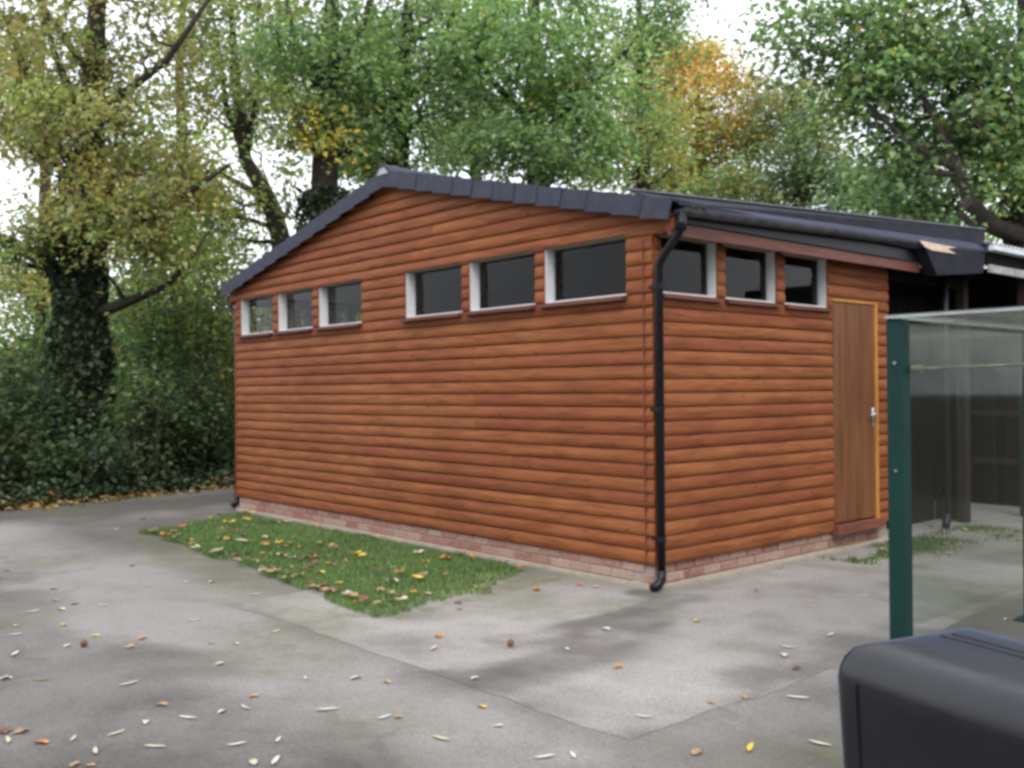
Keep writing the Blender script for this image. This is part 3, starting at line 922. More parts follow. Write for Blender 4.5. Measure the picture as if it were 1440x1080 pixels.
MB().box(.28, .315, 5.0, 7.4, 2.70, 2.84).build('beam', M['darkwood'], can)
# board fence at the rear
fence = thing('board_fence', (1.5, 7.15, G0), 'dark vertical board fence behind the canopy at the yard end', 'fence')
for k in range(46):
    x = -2.6+k*.15
    h = 1.92+random.uniform(-.03, .03)
    MB().bbox(x, x+.143, 7.10+random.uniform(0, .008), 7.125, G0-.02, h, .003).build('board', M['darkwood'], fence)
for z in (.45, 1.05, 1.6):
    MB().box(-2.6, 4.3, 7.06, 7.098, z, z+.075).build('rail', M['postwood'], fence)

# ================================================================== GREEN SHELTER
D_P = 5.05
pb = P(1265.5, 700, D_P); px_, py_ = pb[0], pb[1]
ptop = P(1265.5, 448, D_P)[2]
sh = thing('perspex_shelter', (px_+.8, py_+.6, G0), 'clear perspex shelter with dark green metal posts beside the black bin', 'shelter')
pw = .056
def spost(x, y):
    o = MB().bbox(x-pw+.012, x+pw-.012, y-pw+.012, y+pw-.012, G0, ptop-.004, .006).build('post', M['green'], sh)
    MB().bbox(x-.09, x+.09, y-.09, y+.09, G0, G0+.012, .003).build('base_plate', M['green'], o)
    for zz in (1.0, 1.55):
        MB().tube([(x+.006, y-pw+.008, zz), (x+.006, y-pw+.002, zz)], .009, 8).build('bolt', M['steel'], o)
LX, LY = 1.9, 1.7
for x, y in ((px_, py_), (px_+LX, py_), (px_, py_+LY), (px_+LX, py_+LY)): spost(x, y)
MB().box(px_+.058, px_+LX-.058, py_-.004, py_+.004, .18, ptop-.03).build('side_panel', M['perspex'], sh)
MB().box(px_-.004, px_+.004, py_+.058, py_+LY-.058, .18, ptop-.03).build('side_panel', M['perspex'], sh)
MB().box(px_+.058, px_+LX-.058, py_+LY-.004, py_+LY+.004, .18, ptop-.03).build('side_panel', M['perspex'], sh)
MB().box(px_-.03, px_+LX+.05, py_-.055, py_+LY+.05, ptop+.014, ptop+.020).build('roof_panel', M['perspex'], sh)
MB().box(px_-.04, px_+LX+.05, py_-.060, py_-.035, ptop, ptop+.013).build('roof_edge', M['alu'], sh)
MB().box(px_-.04, px_-.015, py_-.034, py_+LY+.05, ptop, ptop+.013).build('roof_edge', M['alu'], sh)
zr_ = P(1285, 519, D_P)[2]
MB().tube([(px_+.055, py_+.035, zr_), (px_+LX-.055, py_+.035, zr_+.03)], .008, 8).build('rail', M['railyellow'], sh)
MB().tube([(px_+.055, py_+.035, zr_), (px_+.105, py_+.035, zr_+.001)], .02, 8).build('rail_clamp', M['railyellow'], sh)

# ================================================================== BLACK BIN
zt_ = .72
c0 = PZ(1232, 905, zt_); c1 = PZ(1338, 884, zt_)
# axes of the bin: e1 across the short end, e2 along the long side towards the viewer's right
an = math.atan((720-60)/FPX)
fw = np.array([F_[0], F_[1]]); fw /= np.linalg.norm(fw); rt = np.array([R_[0], R_[1]]); rt /= np.linalg.norm(rt)
e2 = -(fw*math.cos(an)-rt*math.sin(an)); e1 = np.array([-e2[1], e2[0]])
if e1@rt < 0: e1 = -e1
org = PZ(1160, 922, zt_-.05)[:2]
bin_ = thing('black_bin', (*(org+e1*.28+e2*.45), G0), 'black plastic bin with rounded domed lid near the green post', 'bin')
def bp(a, b, z): p = org+e1*a+e2*b; return (p[0], p[1], z)
BW, BLN, rc = .56, .95, .07
def ring(ins, z, rr, n=7):
    o = []
    r2 = max(rr-ins, .012)
    for cx, cy, s0 in ((ins+r2, ins+r2, math.pi), (BW-ins-r2, ins+r2, 1.5*math.pi), (BW-ins-r2, BLN-ins-r2, 0), (ins+r2, BLN-ins-r2, .5*math.pi)):
        for k in range(n):
            w = s0+.5*math.pi*k/(n-1)
            o.append(bp(cx+r2*math.cos(w), cy+r2*math.sin(w), z))
    return o
def loft(rings, cap0=True, cap1=True):
    m = MB(); n = len(rings[0]); v = [p for r in rings for p in r]; f = []
    for i in range(len(rings)-1):
        for k in range(n):
            f.append((i*n+k, i*n+(k+1) % n, (i+1)*n+(k+1) % n, (i+1)*n+k))
    if cap0: f.append(tuple(range(n))[::-1])
    if cap1: f.append(tuple(range((len(rings)-1)*n, len(rings)*n)))
    m.add(v, f); return m
def plastic():
    m, t, b = newmat('scuffed_black_plastic')
    n = noise(t, pos(t), 14, 6, .75)
    col = ramp(t, n, [(.35, (.005, .005, .008)), (.7, (.009, .009, .014))])
    t.links.new(col, b.inputs['Base Color'])
    t.links.new(ramp(t, noise(t, pos(t), 5, 5, .7), [(.3, (.28,)*3), (.7, (.40,)*3)]), b.inputs['Roughness'])
    b.inputs['IOR'].default_value = 1.55
    b.inputs['Sheen Weight'].default_value = .8; b.inputs['Sheen Roughness'].default_value = .22; b.inputs['Sheen Tint'].default_value = (.50, .62, 1, 1)  # blue sheen tint puts the sky's reflection into the plastic
    bump(t, b, noise(t, pos(t), 160, 3, .6), .18, .002)
    return m
M['bin'] = plastic()
loft([ring(.05, G0+.03, rc), ring(.04, .15, rc), ring(.032, .262, rc), ring(.032, .268, rc)]).build('bin_body', M['bin'], bin_, True)
prof = [(.028, .25), (.022, .27), (.006, zt_-.15), (.004, zt_-.10), (.010, zt_-.072), (.024, zt_-.044), (.048, zt_-.020), (.080, zt_-.007), (.12, zt_-.001), (.17, zt_+.002)]
lid = loft([ring(i_, z_, max(rc, i_+.02)) for i_, z_ in prof]).build('bin_lid', M['bin'], bin_, True)
for a in (.30, .345):
    pts = [bp(a, .14, zt_+.0022), bp(a, BLN-.15, zt_+.0022)]
    MB().tube(pts, .0032, 6).build('lid_rib', M['black'], lid)
MB().tube([bp(.003, .115, zt_-.10), bp(.006, .115, zt_-.155), bp(.022, .115, .275)], .004, 6).build('corner_seam', M['black'], bin_)
for a, b in ((.09, .10), (.50, .10)):
    MB().tube([bp(a-.02, b, G0+.05), bp(a+.02, b, G0+.05)], .05, 14).build('wheel', M['black'], bin_)

# ================================================================== TREES
def skeleton_tree(name, label, trunk, clumps, pal, nleaf, lsize, group=None, limbs=(), csize=.55, ivy=None, flat=.6, bark='bark', up=.6):
    """trunk / limbs: lists of (xyz, radius). clumps: list of (centre, (rx, ry, rz), count, palette or None)."""
    base = trunk[0][0]
    t = thing(name, (base[0], base[1], G0-.05), label, 'tree', group)
    bm = MB()
    bm.tube([p for p, r in trunk], [r for p, r in trunk], 10)
    nodes = []; nr_ = []
    def addn(poly):
        for (p, r), (q, s) in zip(poly[:-1], poly[1:]):
            p = np.array(p); q = np.array(q)
            for w in np.linspace(0, 1, 6): nodes.append(p+(q-p)*w); nr_.append(r+(s-r)*w)
    addn(trunk)
    for L in limbs:
        bm.tube([p for p, r in L], [r for p, r in L], 7); addn(L)
    cs = []; pals = []
    for c, rad, n, pp in clumps:
        d = rng.normal(size=(n, 3)); d /= np.linalg.norm(d, axis=1)[:, None]
        d *= rng.random((n, 1))**.42
        cs.append(np.array(c)+d*np.array(rad)); pals += [pp or pal]*n
    cs = np.concatenate(cs)
    order = np.argsort(np.min(np.linalg.norm(cs[:, None]-np.array(nodes)[None, ::3], axis=2), axis=1))
    for k in order:
        c = cs[k]
        A = np.array(nodes); d = np.linalg.norm(A-c, axis=1)+np.maximum(0, A[:, 2]-c[2]+.2)*2.5
        j = int(np.argmin(d)); p = A[j]; r0 = min(max(nr_[j]*.55, .012), .06)
        L = np.linalg.norm(c-p)
        if L < .15: continue
        mid = (p+c)/2+rng.normal(size=3)*L*.10+np.array((0, 0, -L*.07))
        m1 = (p+mid)/2+rng.normal(size=3)*L*.03; m2 = (mid+c)/2+rng.normal(size=3)*L*.03
        poly = [p, m1, mid, m2, c]; rr = [r0, r0*.85, r0*.7, r0*.5, r0*.3]
        bm.tube(poly, rr, 5, False)
        for q, s in list(zip(poly, rr))[1:]: nodes.append(q); nr_.append(s)
        for _ in range(2):     # twigs
            e = c+rng.normal(size=3)*csize*.7
            bm.tube([m2, (m2+e)/2+rng.normal(size=3)*.05, e], [r0*.4, r0*.3, .004], 4, False)
    bm.build('trunk', M[bark], t, True)
    w = rng.gamma(3.0, 1.0, len(cs)); w /= w.sum()
    num = np.maximum((w*nleaf).astype(int), 4)
    ctr = []; col = []; out = []
    for c, n, pp in zip(cs, num, pals):
        s = csize*(.55+.75*rng.random())
        q = rng.normal(size=(n, 3))*np.array((s, s, s*flat))*.62
        q[:, 2] -= .18*np.hypot(q[:, 0], q[:, 1])**2/s
        ctr.append(c+q)
        cc = palette(3, pp).mean(axis=0)*rng.uniform(.6, 1.4)
        mixf = rng.random((n, 1))**2.2
        col.append((cc*(1-mixf)+palette(n, pp)*mixf)*rng.uniform(.75, 1.3, (n, 1)))
        out.append(q+np.array((0, 0, -.25)))
    leaves('crown', np.concatenate(ctr), lsize*rng.uniform(.65, 1.25, sum(num)), np.concatenate(col)*1.22, M['leaf'], t, up=up, dirs=np.concatenate(out)+rng.normal(size=(sum(num), 3))*.25)
    if ivy:
        n, z0, z1, thick = ivy
        Pt = np.array([p for p, r in trunk]); Rt = np.array([r for p, r in trunk])
        z = z0+(z1-z0)*rng.random(n)**1.2
        cx = np.interp(z, Pt[:, 2], Pt[:, 0]); cy = np.interp(z, Pt[:, 2], Pt[:, 1]); rr = np.interp(z, Pt[:, 2], Rt)
        th = rng.random(n)*6.283
        lump = fbm(th*1.5, z, 1.1, 91, 3)
        r = rr+thick*(lump*1.6-.2)*rng.random(n)**.5
        C = np.stack([cx+r*np.cos(th), cy+r*np.sin(th), z], -1)
        dd = np.stack([np.cos(th)*.4, np.sin(th)*.4, -np.ones(n)], -1)+rng.normal(size=(n, 3))*.3
        leaves('ivy', C, rng.uniform(.07, .13, n), palette(n, [(DK, 3), (GR*.3, 1.2), (BG*.3, 1)])*rng.uniform(.7, 1.3, (n, 1)), M['ivy'], t, up=.2, aspect=.85, dirs=dd)
    return t
def pp(u, v, d, r): return (P(u, v, d), r)
def ell(u, v, d, ru, rv, rd, n, pal=None):      # crown lobe from its outline in the photo at depth d
    s = d/FPX
    return (P(u, v, d), (ru*s*.8+rd*.4, ru*s*.8+rd*.4, rv*s), n, pal)
def gnd(u, d):
    p = P(u, 600, d); return np.array([p[0], p[1], G0-.1])
GREENS = [(GR, 2.6), (LG, 2.2), (BG, 1.6), (OL, .5), (YE, .06)]
OLIVE = [(OL, 3), (BR, 1.5), (GR, 1.7), (PA, .6), (YE, .18), (LG, .7)]
YG = [(LG, 2.4), (YE, .9), (GR, 1.6), (OL, 1.0), (PA, .9)]
ORNG = [(OR*1.2, 1.2), (YE*1.2, 1.8), (np.array((.66, .46, .25)), 2.4), (LG, 1.0), (PA, 1)]
BLUE = [(BG, 3), (GR, 1), (OL, .8), (YE, .15)]

# big ivy-clad tree by the path
d = 16.0
skeleton_tree('ivy_clad_tree', 'large ivy clad tree with olive brown leaves rising from the undergrowth', [(gnd(112, d), .42), pp(112, 560, d, .38), pp(113, 450, d, .33), pp(112, 350, d, .28), pp(122, 250, d, .24), pp(130, 150, d, .2), pp(134, 60, d, .16), pp(140, -60, d, .11), pp(146, -200, d, .05)],
    [ell(120, 60, d, 190, 110, .8, 60), ell(150, 170, d-.6, 150, 70, .8, 34), ell(60, 170, d, 90, 60, .7, 14), ell(150, 300, d-.9, 90, 60, .7, 22, OLIVE), ell(20, 330, d-.5, 60, 35, .5, 8),
     ell(210, 350, d-1.0, 70, 60, .6, 14, [(PA, 1.5), (OL, 2), (LG, 1.2), (YE, .2)]), ell(140, -90, d, 240, 80, 1.2, 24), ell(240, 240, d-.5, 70, 50, .5, 12)],
    OLIVE, 17500, .118, 'trees behind the shed',
    limbs=[[pp(112, 420, d, .14), pp(70, 375, d-.2, .11), pp(20, 342, d-.4, .09), pp(-40, 320, d-.6, .05)],
           [pp(125, 445, d, .11), pp(165, 430, d-.4, .09), pp(235, 402, d-.8, .05), pp(262, 372, d-.9, .04), pp(300, 316, d-1.0, .02)],
           [pp(125, 345, d, .10), pp(190, 312, d-.5, .075), pp(250, 280, d-.7, .06), pp(322, 232, d-.9, .03)],
           [pp(122, 255, d, .11), pp(88, 215, d, .08), pp(45, 120, d-.2, .06), pp(5, 20, d-.4, .03)],
           [pp(130, 150, d, .10), pp(170, 135, d-.2, .075), pp(235, 85, d-.4, .055), pp(300, -10, d-.6, .03)],
           [pp(132, 110, d, .09), pp(95, 60, d, .06), pp(40, -20, d, .035)],
           [pp(126, 200, d, .08), pp(75, 70, d, .05), pp(50, -30, d, .03)]],
    ivy=(7500, G0, 5.0, .24), csize=.5)
# bent tree left of the gable
d = 19.0
skeleton_tree('bent_tree', 'thin tree with bent trunk and olive yellow leaves left of the roof slope', [(gnd(398, d), .26), pp(396, 340, d, .2), pp(385, 300, d, .18), pp(368, 262, d, .16), pp(345, 225, d, .13), pp(335, 150, d, .1), pp(328, 60, d, .07), pp(322, -60, d, .03)],
    [ell(330, 110, d, 90, 90, .8, 34), ell(300, 260, d-.5, 70, 40, .6, 12, YG), ell(345, 10, d, 110, 70, .8, 26), ell(280, 330, d-.5, 70, 45, .6, 14, YG), ell(400, 270, d, 40, 40, .5, 7, YG), ell(330, -90, d, 130, 50, 1, 9)],
    OLIVE[:3]+[(LG, 2), (BG, 1)], 9000, .115, 'trees behind the shed',
    limbs=[[pp(385, 300, d, .09), pp(355, 268, d, .07), pp(300, 240, d, .05), pp(262, 250, d, .03)],
           [pp(345, 225, d, .08), pp(360, 140, d, .06), pp(362, 40, d, .04), pp(366, -60, d, .02)],
           [pp(350, 235, d, .07), pp(318, 150, d, .055), pp(308, 70, d, .04), pp(290, -30, d, .02)]], csize=.52)
# trunk beside the apex
d = 15.5
skeleton_tree('apex_tree', 'green leaved tree with dark upright trunk just left of the gable apex', [(gnd(455, d), .3), pp(455, 330, d, .23), pp(457, 230, d, .21), pp(460, 130, d, .17), pp(466, 30, d, .13), pp(470, -80, d, .07)],
    [ell(450, 60, d-.3, 90, 100, .8, 40), ell(430, 180, d-.3, 60, 50, .6, 14, YG), ell(505, 150, d, 50, 60, .6, 14), ell(460, -70, d, 130, 50, .9, 10)],
    GREENS, 7600, .115, 'trees behind the shed',
    limbs=[[pp(460, 140, d, .09), pp(415, 60, d, .06), pp(398, -30, d, .03)], [pp(462, 110, d, .08), pp(505, 60, d, .06), pp(530, -40, d, .03)], [pp(457, 235, d, .07), pp(500, 205, d, .05), pp(530, 150, d, .025)]],
    csize=.5, ivy=(2600, 2.6, 4.6, .22))
# tree over the ridge
d = 17.0
skeleton_tree('ridge_tree', 'green tree with slender trunk standing directly above the ridge', [(gnd(562, d), .24), pp(562, 260, d, .16), pp(566, 150, d, .14), pp(572, 40, d, .1), pp(580, -80, d, .05)],
    [ell(590, 50, d, 110, 80, .8, 40), ell(570, 160, d-.4, 90, 45, .6, 20), ell(640, 130, d, 60, 60, .6, 16), ell(600, -80, d, 150, 50, 1, 10), ell(560, 225, d, 60, 22, .4, 7)],
    GREENS, 8000, .115, 'trees behind the shed',
    limbs=[[pp(566, 160, d, .08), pp(610, 90, d, .06), pp(650, -10, d, .03)], [pp(563, 200, d, .07), pp(520, 120, d, .05), pp(500, 20, d, .03)]], csize=.52)
# full green tree above the right slope
d = 16.0
skeleton_tree('broad_green_tree', 'broad bright green tree hanging over the right roof slope', [(gnd(760, d+1), .26), pp(758, 300, d+1, .2), pp(752, 180, d+.8, .17), pp(750, 60, d+.5, .13), pp(752, -80, d+.4, .06)],
    [ell(740, 80, d, 130, 110, .9, 62), ell(790, 200, d-.3, 110, 45, .7, 30), ell(690, 190, d-.3, 70, 50, .6, 18), ell(850, 110, d, 70, 80, .7, 24, [(LG, 2.4), (GR, 1.4), (YE, .5), (PA, .8)]), ell(760, -80, d, 190, 50, 1, 13)],
    [(GR, 2.4), (LG, 2.8), (BG, 1.6), (YE, .07)], 13500, .115, 'trees behind the shed',
    limbs=[[pp(752, 200, d+.8, .08), pp(820, 130, d+.3, .06), pp(880, 70, d, .03)], [pp(752, 180, d+.8, .08), pp(690, 110, d+.3, .05), pp(650, 40, d, .03)]], csize=.52)
# yellowing tree right of it
d = 21.0
skeleton_tree('yellowing_tree', 'thin tree turning yellow and green beyond the roof slope', [(gnd(905, d), .22), pp(905, 250, d, .15), pp(902, 120, d, .12), pp(898, 0, d, .06)],
    [ell(900, 190, d, 60, 80, .8, 26, YG), ell(905, 60, d, 60, 60, .8, 20, GREENS), ell(930, 20, d, 55, 30, .5, 8, GREENS), ell(840, 230, d, 50, 40, .6, 10, YG), ell(880, -70, d, 80, 50, 1, 12, GREENS)],
    YG, 8200, .125, 'trees behind the shed', csize=.65)
d = 27.0
skeleton_tree('orange_tree', 'orange and yellow autumn tree standing beyond the shed roof', [(gnd(990, d), .26), pp(988, 260, d, .18), pp(984, 180, d, .13), pp(978, 100, d, .05)],
    [ell(960, 135, d, 75, 75, .8, 34, ORNG), ell(1040, 185, d-.4, 75, 80, .8, 34, [(OR, 1.2), (YE, 1.0), (OL, 1), (BG, 2.5)]), ell(950, 250, d, 50, 40, .6, 12, YG)],
    ORNG, 14500, .15, 'trees behind the shed', csize=.75)
d = 25.0
skeleton_tree('grey_green_tree', 'hazy grey green tree with small leaves between orange and large green trees', [(gnd(1125, d), .24), pp(1125, 270, d, .16), pp(1120, 190, d, .12), pp(1112, 120, d, .05)],
    [ell(1110, 215, d, 60, 75, .8, 30), ell(1060, 265, d, 90, 35, .7, 20, BLUE+[(YE, .6)]), ell(1170, 240, d, 50, 60, .7, 16), ell(1125, 120, d, 25, 35, .5, 6)],
    BLUE, 11000, .125, 'trees behind the shed', csize=.7)
# large tree on the right
d = 13.5
skeleton_tree('large_spreading_tree', 'large green tree with dark curving limbs above the canopy and perspex shelter', [(gnd(1462, d), .36), pp(1455, 400, d, .3), pp(1438, 335, d, .26), pp(1452, 250, d, .2), pp(1450, 120, d, .16), pp(1440, -40, d, .1)],
    [ell(1290, 60, d, 130, 90, .8, 54), ell(1330, 180, d+.2, 90, 60, .5, 24), ell(1200, 110, d, 80, 60, .6, 20), ell(1410, 150, d-.6, 80, 130, .7, 40), ell(1260, 230, d, 60, 40, .5, 9), ell(1420, 250, d-.2, 60, 40, .5, 12, [(LG, 3), (GR, 1.5), (YE, .3)]),
     ell(1330, -80, d, 200, 50, 1, 14), ell(1290, 290, d+.6, 80, 25, .5, 10), ell(1150, 40, d, 50, 45, .5, 9)],
    [(GR*.9, 2.6), (LG, 1.9), (BG*.8, 1.2), (DK*1.5, 1.2), (YE, .12)], 15000, .125, 'trees behind the shed',
    limbs=[[pp(1440, 335, d, .16), pp(1395, 318, d-.6, .11), pp(1362, 280, d-.8, .09), pp(1348, 235, d-.8, .075), pp(1325, 190, d-.7, .05), pp(1290, 120, d-.6, .03)],
           [pp(1352, 240, d-.8, .065), pp(1310, 220, d-.7, .055), pp(1270, 195, d-.6, .035), pp(1215, 140, d-.4, .025)],
           [pp(1362, 280, d-1.0, .06), pp(1350, 300, d-.9, .05), pp(1380, 330, d-.7, .04)],
           [pp(1452, 250, d, .1), pp(1410, 150, d-.2, .07), pp(1370, 40, d-.3, .04), pp(1340, -40, d-.3, .02)]], csize=.55)
# slender trees filling the wood behind
for k, (u, d, lab, pal_, cl) in enumerate([
    (255, 22, 'slender yellow green tree behind the ivy clad tree', [(LG*1.1, 2.4), (YE, .9), (GR, 1.2), (OL, 1.2)], [(255, 340, 105, 75, 60), (270, 200, 70, 80, 18), (220, 420, 100, 45, 26), (180, 280, 60, 60, 16)]),
    (60, 25, 'slim olive tree in the wood beyond the ivy clad tree', OLIVE, [(30, 420, 60, 50, 14), (20, 120, 70, 90, 18)]),
    (520, 26, 'slim dark tree far behind the gable apex', GREENS, [(520, 120, 70, 90, 24), (500, 240, 60, 30, 8)]),
    (665, 25, 'slim grey green tree far behind the right roof slope', BLUE+[(YE, .1), (LG, 2)], [(670, 190, 80, 55, 20), (660, 60, 70, 80, 20)]),
    (1240, 24, 'slim tree far behind the rear canopy', BLUE+[(LG, 1)], [(1250, 270, 90, 45, 22), (1330, 310, 90, 30, 14)])]):
    skeleton_tree('woodland_tree', lab, [(gnd(u, d), .22), pp(u, 400, d, .18), pp(u+4, 250, d, .14), pp(u-3, 100, d, .1), pp(u+5, -40, d, .05)] if k != 4 else [(gnd(u, d), .2), pp(u, 350, d, .15), pp(u+6, 260, d, .1)],
        [ell(a, b, d, c_, e_, .8, n_) for a, b, c_, e_, n_ in cl], pal_, 6000, .15, 'trees behind the shed', csize=.7)

# ================================================================== UNDERGROWTH ON THE LEFT
def shrub(name, label, x, y, h, rad, pal, n, ls, group):
    t = thing(name, (x, y, G0-.05), label, 'shrub', group)
    st = MB(); C = []; colr = []; D = []
    ns = 9
    for k in range(ns):
        th = rng.random()*6.283; rr = rad*(.25+.75*rng.random())
        top = np.array([x+rr*math.cos(th), y+rr*math.sin(th), G0+h*(.55+.45*rng.random())])
        b0 = np.array([x+rng.normal()*.12, y+rng.normal()*.12, G0-.05])
        mid = (b0+top)/2+rng.normal(size=3)*.12+np.array((0, 0, .15*h))
        st.tube([b0, (b0+mid)/2, mid, (mid+top)/2, top], [.028, .024, .018, .012, .006], 5, False)
        m = n//ns
        w = rng.random(m)**.8
        cen = np.where(w[:, None] < .5, b0+(mid-b0)*(w[:, None]*2), mid+(top-mid)*(w[:, None]*2-1))
        q = rng.normal(size=(m, 3))*np.array((.34, .34, .26))*(rad/.9)
        C.append(np.maximum(cen+q, [-1e9, -1e9, G0+.02])); D.append(q)
        cc = palette(1, pal)[0]
        mf = rng.random((m, 1))
        colr.append((cc*mf+palette(m, pal)*(1-mf))*rng.uniform(.7, 1.3, (m, 1)))
    st.build('stem', M['twig'], t, True)
    C = np.concatenate(C)
    leaves('foliage', C, ls*rng.uniform(.6, 1.3, len(C)), np.concatenate(colr), M['leaf'], t, up=.5, dirs=np.concatenate(D)+rng.normal(size=(len(C), 3))*.2)
SH = [(GR*.5, 3), (DK, 2), (LG*.5, 1.2), (BG*.42, 1.2)]
spec = []
sid = 0
for u, d, h, rad, pal_, lab in [
    (-40, 13.6, 1.8, .9, SH, 'leafy dark green shrub at the open edge of the undergrowth'),
    (5, 14.4, 2.2, .75, SH, 'tall leafy shrub beside the base of the ivy clad tree'),
    (110, 14.3, .8, .6, SH, 'low bushy shrub in front of the ivy clad trunk'),
    (205, 15.0, 2.0, .6, SH+[(LG, .8)], 'green shrub just right of the ivy clad trunk'),
    (240, 16.0, 1.2, .7, SH, 'dense green shrub between ivy clad trunk and shed'),
    (300, 16.4, 1.9, .7, SH+[(YE, .12)], 'shrub with a few yellow leaves beside the shed corner'),
    (10, 17.5, 3.4, 1.2, [(GR, 2), (LG, 2.2), (OL, .8)], 'tall pale green bush behind the open undergrowth edge'),
    (190, 18.0, 4.2, 1.1, [(GR, 2), (PA, 1.2), (LG, 1), (BG, 1)], 'tall pale twiggy bush behind the right of the ivy clad trunk'),
    (265, 18.0, 4.6, 1.2, [(GR, 1.8), (LG, 1.8), (OL, 1.2), (YE, .35)], 'tall olive bush behind the undergrowth beside the shed'),
    (335, 18.5, 4.4, 1.1, YG, 'yellow green bush partly hidden by the shed corner'),
    (-90, 16.5, 3.0, 1.1, SH, 'big shrub leaning in from the wood edge'),
    (420, 18.0, 3.0, 1.1, SH, 'shrub seen through the far windows of the shed')]:
    p = P(u, 600, d)
    shrub('shrub', lab, p[0], p[1], h, rad, pal_, 3000 if d > 17 else 2200, .12 if d > 17 else .10, 'shrubs at the wood edge')
# ivy ground cover along the wood edge
N = 46000
iy = rng.uniform(-7, 9, N)
ix = XW-.2*(iy+2.2)-.12-rng.random(N)**1.25*7.0
dep = -(ix-(XW-.2*(iy+2.2)))
hz = (.06+.60*fbm(ix, iy, .9, 55, 4)*np.clip(dep*1.3, .12, 1))*rng.random(N)**.6
C = np.stack([ix, iy, G0-.02+hz], -1)
tag(leaves('ivy_ground_cover', C, rng.uniform(.06, .12, N), palette(N, [(DK, 3), (GR*.36, 1.5), (BG*.42, 1.5)])*rng.uniform(.6, 1.35, (N, 1)), M['ivy'], up=.8, aspect=.85),
    'dark green ivy carpeting the ground along the wood edge', 'ivy', kind='stuff')
# drifted dead leaves along the tarmac edge
N = 3000
iy = rng.uniform(-6, 7, N)
ix = XW-.2*(iy+2.2)-.15+rng.normal(0, .22, N)-rng.exponential(.35, N)*(rng.random(N) < .5)
C = np.stack([ix, iy, G0+.012+.07*rng.random(N)*np.clip(-(ix-(XW-.2*(iy+2.2)))*4+.25, .1, 5)], -1)
LIT = [(OR*.6, 1.5), (BR*.7, 2.5), (YE*.6, .8), (np.array((.36, .27, .15)), 2)]
tag(leaves('leaf_litter', C, rng.uniform(.06, .12, N), palette(N, LIT)*rng.uniform(.6, 1.2, (N, 1)), M['litter'], up=1.6, aspect=.75),
    'drift of dead orange and tan leaves along the wood edge', 'leaves', kind='stuff')
# far wood reading as one mass
N = 52000
az = rng.uniform(-260, 1720, N)
dd = rng.uniform(27, 40, N)
hh = 3.2+2.6*fbm(az/120., dd/9., .9, 66, 4)
hh = hh*np.where(az < 120, .72, 1.)
z = G0+hh*rng.random(N)**.9
d0 = (az-720)/FPX
C = CAM[None]+dd[:, None]*(F_[None]+d0[:, None]*R_[None]); C[:, 2] = z
tag(leaves('far_woodland', C, rng.uniform(.22, .42, N), palette(N, [(GR, 3), (DK, 1.5), (OL, 1), (LG, .8), (YE, .08)])*rng.uniform(.6, 1.2, (N, 1)), M['leaf'], up=.3, aspect=.7),
    'far off mass of green woodland beyond the trees', 'woodland', kind='stuff')

# unseen woodland added behind the viewer to darken reflections and side light
N = 26000
an_ = rng.uniform(math.radians(75), math.radians(285), N)
dd = rng.uniform(15, 23, N)
hh = 5.0+3.5*fbm(an_*6, dd/6., .9, 68, 4)
hx = F_[:2]/np.linalg.norm(F_[:2]); hr = R_[:2]/np.linalg.norm(R_[:2])
C = np.stack([CAM[0]+dd*(np.cos(an_)*hx[0]+np.sin(an_)*hr[0]), CAM[1]+dd*(np.cos(an_)*hx[1]+np.sin(an_)*hr[1]), G0+hh*rng.random(N)**.9], -1)
tag(leaves('added_unseen_woodland', C, rng.uniform(.3, .6, N), palette(N, [(GR, 3), (DK, 1.5), (OL, 1)])*rng.uniform(.6, 1.2, (N, 1)), M['leaf'], up=.3, aspect=.7),
    'unseen green woodland added opposite the shed to darken reflections', 'woodland', kind='stuff')

# ================================================================== FALLEN LEAVES (each its own)
def leaf_shape(kind, seed):
    r = random.Random(seed)
    if kind == 'willow':
        L, w, n = .15, .034, 5; cv_ = r.uniform(-1, 1)
        v = []; 
        for i in range(n+1):
            t = i/n; x = (t-.5)*L; ww = w*.5*math.sin(math.pi*min(max(t, .04), .97))**.8; c = .010*math.sin(t*3.1)*cv_
            z = .006+.012*abs(t-.5)*r.uniform(.2, 1.4)
            v += [(x, c-ww, z+.004), (x, c, z), (x, c+ww, z+.004)]
        f = []
        for i in range(n):
            for k in (0, 1): f.append((i*3+k, i*3+3+k, i*3+4+k, i*3+1+k))
        return v, f
    if kind == 'maple':
        pts = []
        for k in range(10):
            a = -math.pi/2+2*math.pi*k/10
            R = (.075 if k % 2 == 0 else .042)*r.uniform(.8, 1.15)
            if k == 0: R = .03
            pts.append((R*math.cos(a), R*math.sin(a), .006+r.uniform(0, .028)))
        v = [(0, 0, .005)]+pts
        return v, [(0, 1+k, 1+(k+1) % 10) for k in range(10)]
    if kind == 'oval':
        v = [(0, 0, .004)]; n = 10
        for k in range(n):
            a = 2*math.pi*k/n
            v.append((.048*math.cos(a), .026*math.sin(a)*(1+.2*math.cos(a)), .006+.014*abs(math.sin(a))*r.uniform(.4, 1.3)))
        return v, [(0, 1+k, 1+(k+1) % n) for k in range(n)]
    if kind == 'conker':
        v = []; f = []
        n, m_ = 8, 5
        for j in range(m_+1):
            ph = math.pi*j/m_
            for k in range(n):
                a = 2*math.pi*k/n
                v.append((.026*math.sin(ph)*math.cos(a)*r.uniform(.92, 1.08), .024*math.sin(ph)*math.sin(a), .024+.024*math.cos(ph)))
        for j in range(m_):
            for k in range(n): f.append((j*n+k, (j+1)*n+k, (j+1)*n+(k+1) % n, j*n+(k+1) % n))
        return v, f
